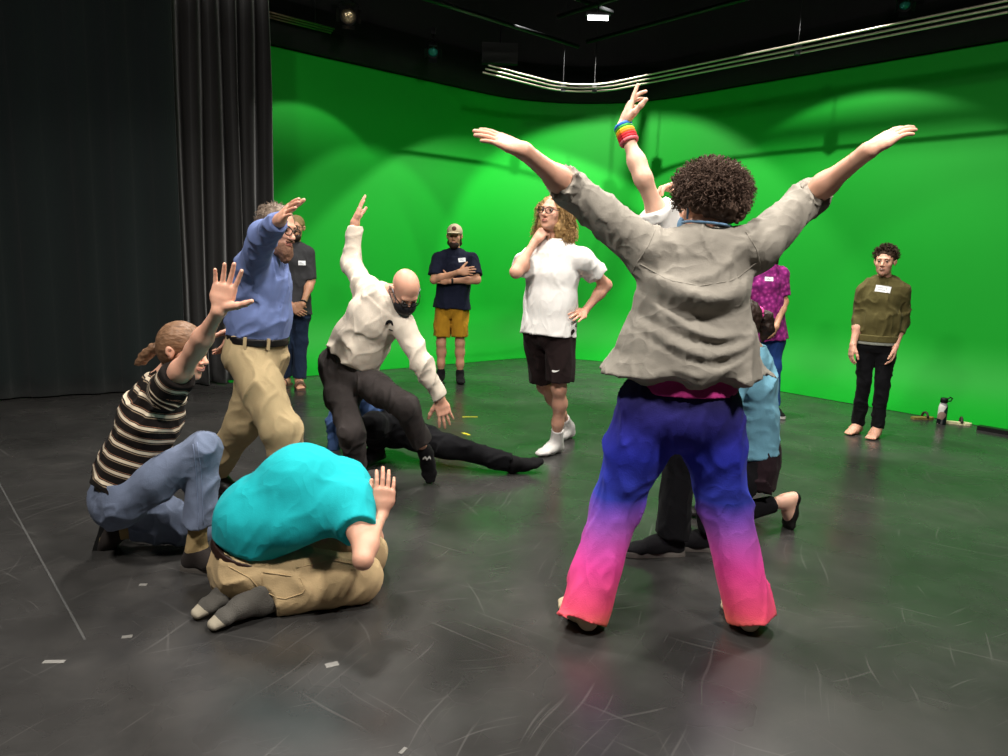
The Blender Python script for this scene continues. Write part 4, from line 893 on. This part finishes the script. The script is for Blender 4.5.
# ---- 4: cream sweatshirt ----------------------------------------------------------
def cream_person():
    Y = 4.4; pel = at(346, 366, Y); neck = at(388, 294, Y-.12); shR = at(367, 290, Y-.02); shL = at(404, 329, Y-.2)
    elR = J(shR, 350, 262, .29, 1); wrR = J(elR, 355, 223, .24, -1); elL = at(422, 364, Y-.24); wrL = at(440, 399, Y-.2)
    hipR = at(336, 374, Y+.02); hipL = at(360, 378, Y-.04); knR = J(hipR, 351, 432, .42, -1); anR = knR+V3(-.0, .15, 0); anR[2] = .1; knL = J(hipL, 405, 406, .42, -1); anL = J(knL, 426, 454, .42, 1)
    s = Person('bald person in cream sweatshirt and dark mask leaning with one arm up', 1.74, at(385, 480, Y), SK2, .007, .005, 1., pel=pel, neck=neck, head=at(405, 290, Y-.24), shR=shR, shL=shL, elR=elR, elL=elL, wrR=wrR, wrL=wrL, hipR=hipR, hipL=hipL, knR=knR, knL=knL, anR=anR, anL=anL,
               footR=(V3(0, -1, 0), UP), footL=(nrm(at(431, 487, 4.3)-anL), V3(.1, -1, .1)))
    s.set_head((.34, -.5, -.8), (.42, -.72, .55))
    s.handR = dict(d=nrm(at(363, 198, wrR[1]+.02)-wrR), n=V3(.8, .3, 0), curl=(.05, .1, .1), spread=.03, thumb=1.1); s.handL = dict(d=nrm(at(445, 416, wrL[1])-wrL), n=V3(-.3, .8, .2), curl=(.15, .15, .1), spread=.15, thumb=.7)
    s.body(); s.face(brow='6a4a38', mouth=False)
    mc = cloth('sweat_cream', 'd0c4b4', var=.04, bump=.2)
    s.top('sweatshirt', mc, e=.026, hem=-.085, hemr=(.182, .135), waistr=(.178, .134), chestr=(.175, .132), sleeve=(1.93, 1.93), sr=(.074, .06, .044), shoulder=.07, collar=.2, disp=folds(.01, 7, (.6, 0, .6), .45, .004))
    s.decal('sweatshirt', (390, 323), .05, .05, mat('print_black', '1a191b', rough=.8), 'emblem', shape=lambda a, b: (.026*math.cos(math.pi*a)*(.45+.55*b), .03*math.sin(math.pi*a)*(.4+.6*b)-.01), nx=10, ny=3)
    s.decal('sweatshirt', (391, 330), .035, .006, mat('print_black', '1a191b'), 'emblem', nx=4, ny=1)
    mt = cloth('trousers_charcoal', '3a3534', var=.08)
    s.pants('trousers', mt, e=.016, up=.075, thigh=.1, knee=.076, hem=.068, frac=(1.9, 1.72), disp=folds(.007, 8, (.2, 0, 1), .4, .003))
    s.belt(mat('belt_black', '141212', rough=.4, bump=.1), up=.075, e=.024, hgt=.035)
    ks = cloth('sock_black', '131214')
    s.sock('R', ks, .3); s.sock('L', ks, .12)
    s.decal('sock', (427, 459), .04, .05, mat('print_white', 'e6e4e0', bump=0), 'print', shape=lambda a, b: ((a-.5)*.05, (.018*abs(math.sin(a*6.283))-.012)+b*.014), nx=10, ny=1)
    mm = mat('mask_black', '17161a', rough=.6, bump=.2)
    mo = s.add('mask', sdf([s.hb((0, .062, -.055), (.068, .068, .056), .01), s.hb((0, .1, -.048), (.03, .03, .03), .02), s.hb((0, -.012, -.03), (.1, .078, .12), .01, -1)], .0045), mm)
    for x in (-1, 1):
        mb = MB(); mb.tube([s.H(x*.062, .06, -.03), s.H(x*.085, .01, .02), s.H(x*.088, -.03, .01), s.H(x*.085, -.02, -.03), s.H(x*.06, .055, -.075)], .003, 6); s.addmb('strap', mb, mat('strap_grey', '9a9aa0'), mo)
    glasses(s, .018)
# ---- 5: person in low lunge behind ------------------------------------------------
def lunge_person():
    Y = 4.95; pel = gz(391, 424, .26); neck = at(354, 395, Y+.1); shR = at(362, 396, Y-.09); shL = at(343, 399, Y+.25)
    s = Person('person in denim-blue shirt lunging low with one black-socked leg stretched along the floor', 1.74, at(390, 470, Y), SK3, .009, .0062, 1., legg=.8, pel=pel, neck=neck, head=at(349, 379, Y+.12), shR=shL, shL=shR,
               elR=at(335, 424, Y+.2), wrR=at(334, 456, Y+.12), elL=at(345, 430, Y-.05), wrL=at(352, 458, Y-.05), hipL=at(396, 430, Y-.08), hipR=at(386, 430, Y+.08),
               knL=gz(450, 447, .15), anL=gz(514, 463, .075), knR=at(374, 424, Y-.36), anR=at(377, 460, Y-.12), footL=(nrm(gz(546, 453, .13)-gz(514, 463, .06)), V3(-.3, -.5, .8)), footR=(V3(-.5, -1, 0), UP))
    s.anR[2] = .1
    s.set_head((-.6, .6, -.4), (-.3, .2, 1))
    s.handR = dict(d=V3(-.3, -.1, -1), n=V3(0, 1, 0)); s.handL = dict(d=V3(-.3, -.1, -1), n=V3(0, 1, 0))
    s.body(); s.face()
    s.top('shirt', cloth('shirt_denim', '46608f'), e=.024, hem=-.01, sleeve=(1.9, 1.9), sr=(.078, .062, .046), disp=folds(.008, 8, (.7, 0, .5), .5))
    mt = cloth('trousers_black', '0e0e11')
    s.pants('trousers', mt, e=.016, thigh=.108, knee=.08, hem=.064, frac=(1.9, 1.96), disp=folds(.007, 8, (.9, 0, .3), .4))
    s.sock('L', cloth('sock_black', '131214'), .2); s.shoe('R', cloth('shoe_black', '131215'), mat('sole_black', '141414', rough=.7))
    s.add('hair', sdf([s.hb((0, -.02, .04), (.083, .1, .09)), s.hb((0, .1, -.05), (.09, .07, .1), .02, -1)], .006, rough(.004, 50)), mat('hair_brown', '3a281c', rough=.7, var=.2, bump=.4))
# ---- 7: cap, navy tee, mustard shorts ----------------------------------------------
def cap_person():
    Y = 8.13; pel = at(452, 305, Y); neck = at(455, 252, Y)
    s = Person('person in cream cap, navy tee and mustard shorts standing with arms crossed', 1.78, at(451, 382, Y), SK3, .009, .0062, 1.02, legg=.95, pel=pel, neck=neck, head=at(454.5, 236.5, Y-.03), shR=at(438, 259, Y), shL=at(472, 259, Y),
               elR=at(434, 280, Y-.12), elL=at(477, 280, Y-.12), wrR=at(459, 272, Y-.27), wrL=at(450, 281, Y-.2), knR=at(441, 343, Y-.02), knL=at(460, 343, Y-.02), anR=at(441, 376, Y+.02), anL=at(460, 376, Y), footR=(V3(-.2, -1, 0), UP), footL=(V3(.15, -1, 0), UP))
    s.anR[2] = s.anL[2] = .085
    s.set_head((0, -1, -.02), UP)
    s.handR = dict(d=V3(1, -.05, .15), n=V3(0, 1, -.2), curl=(.2, .3, .2)); s.handL = dict(d=V3(-1, .1, .1), n=V3(0, 1, 0), curl=(.2, .3, .2))
    s.body(); s.face(smile=True)
    s.top('shirt', cloth('tee_navy', '15192a'), e=.026, hem=.035, sleeve=(.8, .8), sr=(.074, .072, .06), disp=folds(.006, 8), collar=.35)
    s.pants('shorts', cloth('shorts_mustard', 'a67a20'), e=.012, up=.02, waistr=(.14, .1), k=.012, thigh=.1, hem=.094, frac=(.82, .82), disp=folds(.007, 10))
    for q in 'RL': s.sock(q, cloth('sock_black', '131214'), .12)
    mh = mat('hair_brown', '3a281c', rough=.7, var=.2, bump=.4)
    s.add('hair', sdf([s.hb((0, -.03, .01), (.084, .09, .08)), s.hb((0, -.04, -.07), (.085, .05, .05), .03), s.hb((0, .1, -.04), (.11, .09, .14), .02, -1)], .0055, rough(.005, 50)), mh)
    s.add('beard', sdf([s.hb((0, .05, -.09), (.055, .056, .046)), s.hb((0, .115, -.05), (.05, .03, .022), .01, -1)], .0055), mat('beard_dark', '2a1e16', rough=.8, bump=.4))
    mc = cloth('cap_cream', 'b3a489'); cp = s.add('cap', sdf([s.hb((0, -.012, .05), (.087, .105, .088)), s.hb((0, 0, -.08), (.2, .2, .115), .005, -1)], .005), mc)
    s.add('brim', sdf([ball(s.H(0, .122, .036), np.array([.072, .075, .013])*s.hs, s.hR), s.hb((0, .0, .02), (.07, .08, .05), .005, -1)], .004), cloth('cap_brim', 'b8a98e'), cp)
    mb = MB(); f = s.hR[1]; mb.lathe(s.H(0, .086, .085), nrm(s.hR[1]+s.hR[2]*.3), [(0, .026), (.006, .022)], 10); s.addmb('emblem', mb, mat('cap_emblem', '5c3a34'), cp)
    s.decal('shirt', (462, 260), .085, .045, M_TAG, 'name_tag', marks=TAGM, rot=.12)
    mb = MB(); wr = s.wrL; d = nrm(wr-s.elL); mb.lathe(wr-d*.03, d, [(0, .036), (.022, .036)], 14); s.addmb('wristwatch', mb, mat('tie_dark', '1b1614'))
# ---- 8: curly hair, white tee ---------------------------------------------------------
def curly_person():
    Y = 5.05; pel = at(549, 328, Y); neck = at(555, 245, Y); shR = at(533, 258, Y+.08); shL = at(582, 259, Y-.1)
    elR = J(shR, 516, 272, .31, -1); wrR = J(elR, 534, 243, .26, 1); elL = J(shL, 606, 285, .30, 1); wrL = J(elL, 584, 312, .25, -1)
    knL = at(559, 388, 5.04); anL = gz(557, 441, .09); knR = at(544, 386, 5.26); anR = gz(569, 427, .09)
    s = Person('curly-haired person in white tee and dark shorts with hand on chin', 1.86, at(555, 455, Y), SK2, .0075, .005, 1.0, legg=.88, armg=.88, pel=pel, neck=neck, head=at(553, 213, Y-.04), shR=shR, shL=shL, elR=elR, elL=elL, wrR=wrR, wrL=wrL, knR=knR, knL=knL, anR=anR, anL=anL,
               footL=(nrm(gz(528, 459)-gz(557, 452)), UP), footR=(nrm(gz(542, 445)-gz(569, 438)), UP), latp=V3(.87, -.5, 0))
    s.set_head((-.55, -.8, .12), (.1, .05, 1))
    s.handR = dict(d=nrm(V3(.45, .0, .6)), n=V3(.5, .5, -.3), curl=(.9, 1.1, .8), spread=.0, thumb=.9, fc=[(.5, .9, .6), (.9, 1.1, .8), (1., 1.1, .8), (1., 1.1, .8)])
    s.handL = dict(d=nrm(at(568, 319, Y-.28)-wrL), n=V3(.1, 1, -.3), curl=(.2, .2, .1), spread=.06, thumb=.9)
    s.body(); s.face(brow='8a6a48')
    s.top('shirt', cloth('tee_white', 'e2dfdb', var=.03, bump=.12), e=.03, hem=.045, hemr=(.192, .15), waistr=(.172, .135), chestr=(.178, .132), sleeve=(.58, .58), sr=(.076, .078, .06), disp=folds(.0055, 7, (.1, 0, 1), .4), collar=.35)
    s.pants('shorts', cloth('shorts_brown', '241a1a'), e=.014, up=.02, k=.012, thigh=.1, hem=.096, frac=(.86, .86), seat=(.16, .12), waistr=(.15, .11), disp=folds(.006, 9))
    sw = [(0, .0), (.25, -.35), (1, .5)]
    s.decal('shorts', (555, 371), .05, .02, mat('print_white', 'e6e4e0', bump=0), 'print', shape=lambda a, b: ((a-.4)*.055, .012*(2.4*a*a-1.6*a)+(b-.5)*.014*(1-a)**.6*(1.2 if a > 0 else .3)), nx=10, ny=1)
    for q in 'RL': s.sock(q, cloth('sock_white', 'd8d4d0', bump=.4), .22)
    mh = mat('hair_curly_blond', '9a7a4c', rough=.6, var=.35, vs=60, bump=.4, bs=120)
    ho = s.add('hair', sdf([s.hb((0, -.03, .035), (.1, .1, .088)), s.hb((.055, -.04, -.075), (.06, .07, .09), .03), s.hb((-.055, -.04, -.075), (.06, .07, .09), .03), s.hb((0, .115, -.04), (.078, .085, .125), .02, -1)], .005, rough(.01, 40)), mh)
    kp = lambda q: not (q[1] > .25 and abs(q[0]) < .75)
    c = curls(s, 1000, s.H(0, -.03, .025), np.array([.108, .105, .094]), mh, rad=.003, amp=.011, L=.055, keep=lambda q: kp(q), parent=ho, droop=.03, seed=3); c['kind'] = 'stuff'
    for sx in (1, -1):
        c = curls(s, 700, s.H(sx*.066, -.045, -.09), np.array([.066, .075, .11]), mh, rad=.003, amp=.012, L=.055, keep=lambda q: q[1] < .5, parent=ho, droop=.03, seed=8+sx); c['kind'] = 'stuff'
    glasses(s, .023, '0e0c0c')
# ---- 10: raised wristband arm -----------------------------------------------------------
def band_person():
    Y = 3.45; pel = at(698, 362, Y); neck = at(692, 247, Y); shL = at(670, 243, Y-.12); shR = at(704, 243, Y+.22)
    elL = J(shL, 643, 178, .33, -1); wrL = J(elL, 623, 126, .26, 1); elR = at(715, 215, Y+.05); wrR = at(688, 190, Y-.05)
    s = Person('person in white tee and black trousers reaching a rainbow-banded arm straight up', 1.8, at(680, 550, 3.4), SK4, .0088, .0055, 1., armg=.86, pel=pel, neck=neck, head=at(693, 216, Y-.06), shL=shL, shR=shR, elL=elL, elR=elR, wrL=wrL, wrR=wrR,
               hipL=pel+V3(-.04, -.09, -.03), hipR=pel+V3(.04, .09, -.03), knL=at(682, 452, Y-.1), anL=gz(672, 537, .09), knR=at(708, 450, Y+.06), anR=gz(714, 533, .09), footL=(V3(-1, -.1, 0), UP), footR=(V3(-1, .1, 0), UP))
    s.set_head((-.8, -.3, .1), UP)
    s.handL = dict(d=nrm(at(636, 84, wrL[1]+.03)-wrL), n=V3(.9, .1, .1), curl=(.1, .1, .1), spread=.06, thumb=.7, fc=[(.0, .05, .0), (.35, .4, .2), (.55, .4, .3), (.7, .5, .3)])
    s.handR = dict(d=V3(-1, -.2, .1), n=V3(0, -.2, -1), curl=(.4, .7, .4), spread=.04, thumb=.8)
    s.body(); s.face()
    s.top('shirt', cloth('tee_white', 'd9d6d2', var=.03, bump=.12), e=.026, hem=.03, sleeve=(.55, .55), sr=(.078, .076, .06), disp=folds(.006, 8))
    s.pants('trousers', cloth('trousers_black', '0e0e11'), e=.012, up=.03, waistr=(.14, .1), thigh=.1, knee=.076, hem=.078, disp=folds(.007, 8))
    for q in 'RL': s.shoe(q, cloth('shoe_black', '131215'), mat('sole_grey', '5d5853', rough=.7), .29)
    s.add('hair', sdf([s.hb((0, -.02, .04), (.083, .1, .09)), s.hb((0, .1, -.05), (.09, .07, .1), .02, -1)], .006, rough(.004, 50)), mat('hair_brown', '3a281c', rough=.7, var=.2, bump=.4))
    d = nrm(elL-wrL); x = nrm(np.cross(d, UP)); y = np.cross(d, x)
    for i, c in enumerate(('2f6fd0', '39a544', 'ecd22a', 'e8832a', 'd0262e', 'c22030', 'd86a76')):
        t = .004+i*.0125; r = .031+.12*t*.22
        mb = MB(); mb.tube([wrL+d*t+(r+.003)*(math.cos(a)*x+math.sin(a)*y) for a in np.linspace(0, 6.283, 19)], .0085, 6, caps=False); s.addmb('wristband', mb, mat('band_'+c, c, rough=.6, bump=0))
# ---- 11: kneeling, light blue top ---------------------------------------------------------
def kneel_person():
    Y = 3.85; pel = at(752, 452, Y); neck = at(753, 352, Y); shR = at(754, 364, Y+.16); shL = at(748, 364, Y-.16)
    s = Person('person in light blue top and dark skirt kneeling on one knee, hair in pink tie', 1.66, at(750, 525, 3.8), SK4, .0085, .0056, .92, legg=.85, pel=pel, neck=neck, head=at(739, 321, Y-.03), shR=shR, shL=shL, elR=at(737, 400, Y+.24), elL=at(730, 400, Y-.2), wrR=at(722, 436, Y+.2), wrL=at(716, 436, Y-.08),
               hipL=pel+V3(0, -.08, -.02), hipR=pel+V3(0, .08, -.02), knL=gz(722, 517, .09), anL=at(786, 500, 3.8), knR=at(700, 442, Y+.2), anR=gz(716, 503, .085), footL=(V3(-.15, 0, -1), V3(-1, -.25, .1)), footR=(V3(-1, 0, 0), UP))
    s.anL[2] = .16
    s.set_head((-.95, -.1, .05), UP)
    s.handR = dict(d=V3(-1, 0, -.3), n=V3(0, 0, -1)); s.handL = dict(d=V3(-1, .2, -.3), n=V3(0, 0, -1))
    s.body(); s.face()
    s.top('top', cloth('top_lightblue', '6fa3b8', var=.05), e=.02, hem=.0, hemr=(.18, .155), waistr=(.15, .125), sleeve=(1.4, 1.4), sr=(.07, .06, .05), disp=folds(.009, 9, (1, .3, .15), .35, .004))
    s.pants('leggings', cloth('leggings_black', '151417'), e=.004, thigh=.088, knee=.064, hem=.05, frac=(1.88, 1.8))
    ud = nrm(s.waist-s.pel); kd = nrm((s.knL+s.knR)/2-s.pel)
    sk = sdf([ell(s.pel+ud*.08, s.pel-V3(0, 0, .06), (.15, .12), (.17, .145), s.latp, .03, capa=True), ell(s.pel-V3(0, 0, .02), s.pel+V3(-.02, 0, -.17), (.165, .14), (.185, .16), s.latp, .04, capb=True), ell(s.pel+V3(-.05, .05, -.05), s.pel+V3(-.22, .08, -.1), (.15, .11), (.16, .1), s.latp, .06)], .0075, folds(.012, 11, UP, .15, .003))
    s.add('skirt', sk, cloth('skirt_maroon', '2a1d22'))
    for q in 'LR':
        f, n, l = s.foot_frame(q); an = getattr(s, 'an'+q); o = s.foot_ops(q, 'flat')[1:]; g = s.g
        s.extra = []
        sole = an-n*.078*g
        s.add('flat_shoe', sdf(o, .0045, cuts=[(sole+n*.038*g+f*.02, nrm(n-f*.12))]), mat('shoe_black_leather', '1a1817', rough=.5))
        s.add('foot', sdf(s.foot_ops(q, 'bare')[:5], .0045), s.skin, s.bodyo)
    mh = mat('hair_dark_long', '2a1c15', rough=.6, var=.25, bump=.5, bs=110, stretch=(1, 1, .3))
    s.add('hair', sdf([s.hb((0, -.02, .035), (.084, .1, .09)), s.hb((0, -.05, -.03), (.075, .06, .08), .03), s.hb((0, .1, -.06), (.1, .07, .1), .02, -1)], .005, rough(.004, 60)), mh)
    tie = s.H(0, -.112, .05); s.add('ponytail', sdf(chain([tie, s.H(0, -.15, .03), s.H(0, -.165, -.03), s.H(0, -.15, -.09)], [.02, .035, .036, .015], .02), .005, rough(.005, 60)), mh)
    mb = MB(); mb.tube([tie+.026*(math.cos(a)*s.hR[0]+math.sin(a)*s.hR[2]) for a in np.linspace(0, 6.28, 16)], .011, 8); s.addmb('hair_tie', mb, mat('scrunchie_pink', 'd0468f'))
# ---- 12: magenta shirt -----------------------------------------------------------------------
def magenta_person():
    Y = 6.9; pel = at(767, 322, Y); neck = at(765, 266, Y)
    s = Person('person in magenta patterned shirt and blue jeans with long dark hair', 1.66, at(767, 413, Y), SK3, .008, .005, 1., pel=pel, neck=neck, head=at(769, 250, Y-.03), shR=at(748, 274, Y), shL=at(781, 274, Y), elR=at(746, 300, Y), elL=at(784, 302, Y-.02),
               wrR=at(763, 326, Y-.17), wrL=at(776, 327, Y-.17), knR=at(762, 366, Y), knL=at(774, 366, Y), anR=at(761, 405, Y), anL=at(773, 406, Y), footR=(V3(-.2, -1, 0), UP), footL=(V3(.1, -1, 0), UP))
    s.anR[2] = s.anL[2] = .085
    s.set_head((-.4, -.9, 0), UP)
    s.handR = dict(d=V3(.7, -.1, -.7), n=V3(0, 1, 0), curl=(.4, .4, .3)); s.handL = dict(d=V3(-.7, -.1, -.7), n=V3(0, 1, 0), curl=(.4, .4, .3))
    s.body(); s.face()
    def pat(nt, src):
        v = nt.nodes.new('ShaderNodeTexVoronoi'); v.inputs['Scale'].default_value = 26; nt.links.new(src, v.inputs['Vector']); return ramp(nt, [(0, 'd77ab8'), (.18, 'b03a90'), (.45, '8f2a78'), (.8, '6c2060')], v.outputs['Distance'])
    s.top('shirt', cloth('shirt_magenta', 'a03088', build=pat), e=.022, hem=.17, sleeve=(.8, .8), sr=(.074, .072, .06), disp=folds(.006, 8))
    s.pants('trousers', cloth('jeans_royal', '24427e'), e=.008, up=.02, waistr=(.14, .1), thigh=.096, knee=.07, hem=.066, disp=folds(.006, 8))
    for q in 'RL': s.shoe(q, cloth('shoe_black', '131215'), mat('sole_pale', 'b9b6b2', rough=.7))
    mh = mat('hair_dark_long', '2a1c15', rough=.6, var=.25, bump=.5, bs=110, stretch=(1, 1, .3))
    s.add('hair', sdf([s.hb((0, -.02, .035), (.088, .102, .092)), s.hb((.05, -.05, -.07), (.045, .06, .11), .03), s.hb((-.05, -.05, -.07), (.045, .06, .11), .03), s.hb((0, .1, -.06), (.075, .075, .12), .02, -1)], .006, rough(.006, 40)), mh)
    s.decal('shirt', (769, 279), .075, .04, M_TAG, 'name_tag', marks=TAGM)
# ---- 13: olive hoodie --------------------------------------------------------------------------
def olive_person():
    Y = 6.2; pel = at(877, 338, Y); neck = at(884, 280, Y); shR = at(864, 291, Y+.06); shL = at(903, 291, Y-.06)
    s = Person('barefoot person in olive hoodie and black trousers standing alone by the wall', 1.66, at(866, 432, Y), SK2, .0075, .0046, .98, pel=pel, neck=neck, head=at(885, 262, Y-.04), shR=shR, shL=shL,
               elR=at(859, 320, Y+.06), elL=at(903, 321, Y-.02), wrR=at(853, 345, Y-.02), wrL=at(895, 347, Y-.12), knR=at(864, 382, Y), knL=at(882, 385, Y-.08), anR=gz(858, 424, .08), anL=gz(877, 428, .08),
               footR=(nrm(gz(846, 431)-gz(858, 428)), UP), footL=(nrm(gz(869, 437)-gz(877, 433)), UP))
    s.set_head((-.62, -.8, .0), UP)
    s.handR = dict(d=V3(-.15, -.1, -1), n=V3(1, 0, 0), curl=(.3, .4, .3), thumb=1.1); s.handL = dict(d=V3(-.2, -.1, -1), n=V3(-1, .2, 0), curl=(.3, .4, .3), thumb=1.1)
    s.body(bare=('R', 'L')); s.face(smile=True)
    mo = cloth('hoodie_olive', '57502f', var=.06)
    hd = s.top('hoodie', mo, e=.03, hem=-.0, hemr=(.168, .138), waistr=(.165, .132), chestr=(.165, .13), sleeve=(1.45, 1.45), sr=(.066, .058, .046), shoulder=.066, collar=.2, upr=(.15, .1), disp=folds(.008, 8, (0, 0, 1), .6))
    s.belt(mo, up=.0, r=(.172, .142), hgt=.06, name='waistband')
    s.belt(cloth('tee_palegrey', '8f9288'), up=-.04, r=(.169, .138), hgt=.03, name='undershirt')
    s.add('hood', sdf([ell(neck+V3(.0, .05, -.06), neck+V3(.01, .07, -.01), (.12, .07), (.1, .05), s.latc, .02), ell(s.H(0, .02, -.13), s.H(0, .02, -.02), (.06, .07), (.068, .08), s.latc, .02, -1)], .005, folds(.005, 12)), mo, hd)
    s.pants('trousers', cloth('trousers_black', '0e0e11'), e=.0, up=-.01, waistr=(.16, .12), seat=(.165, .13), drop=.05, k=.015, thigh=.086, knee=.064, hem=.056, frac=(2.0, 2.0), disp=folds(.005, 9, (1, 0, .3), .6))
    mh = mat('hair_shortcurl', '3b2a1d', rough=.7, var=.3, vs=60, bump=.4, bs=120)
    ho = s.add('hair', sdf([s.hb((0, -.025, .05), (.086, .098, .086)), s.hb((0, .105, -.05), (.1, .075, .105), .02, -1)], .005, rough(.007, 45)), mh)
    c = curls(s, 380, s.H(0, -.015, .055), np.array([.086, .096, .085]), mh, rad=.003, amp=.007, L=.032, keep=lambda q: q[2] > -.25 and not (q[1] > .5 and q[2] < .4), parent=ho, seed=9); c['kind'] = 'stuff'
    s.decal('hoodie', (883, 289), .115, .055, M_TAG, 'name_tag', marks=TAGM, rot=-.08)
import time as _t
for fn in (grey_person, turq_person, stripe_person, blue_person, cream_person, curly_person, lunge_person, band_person, kneel_person, olive_person, magenta_person, charcoal_person, cap_person):
    t0 = _t.time(); fn(); print('%s %.1fs' % (fn.__name__, _t.time()-t0))
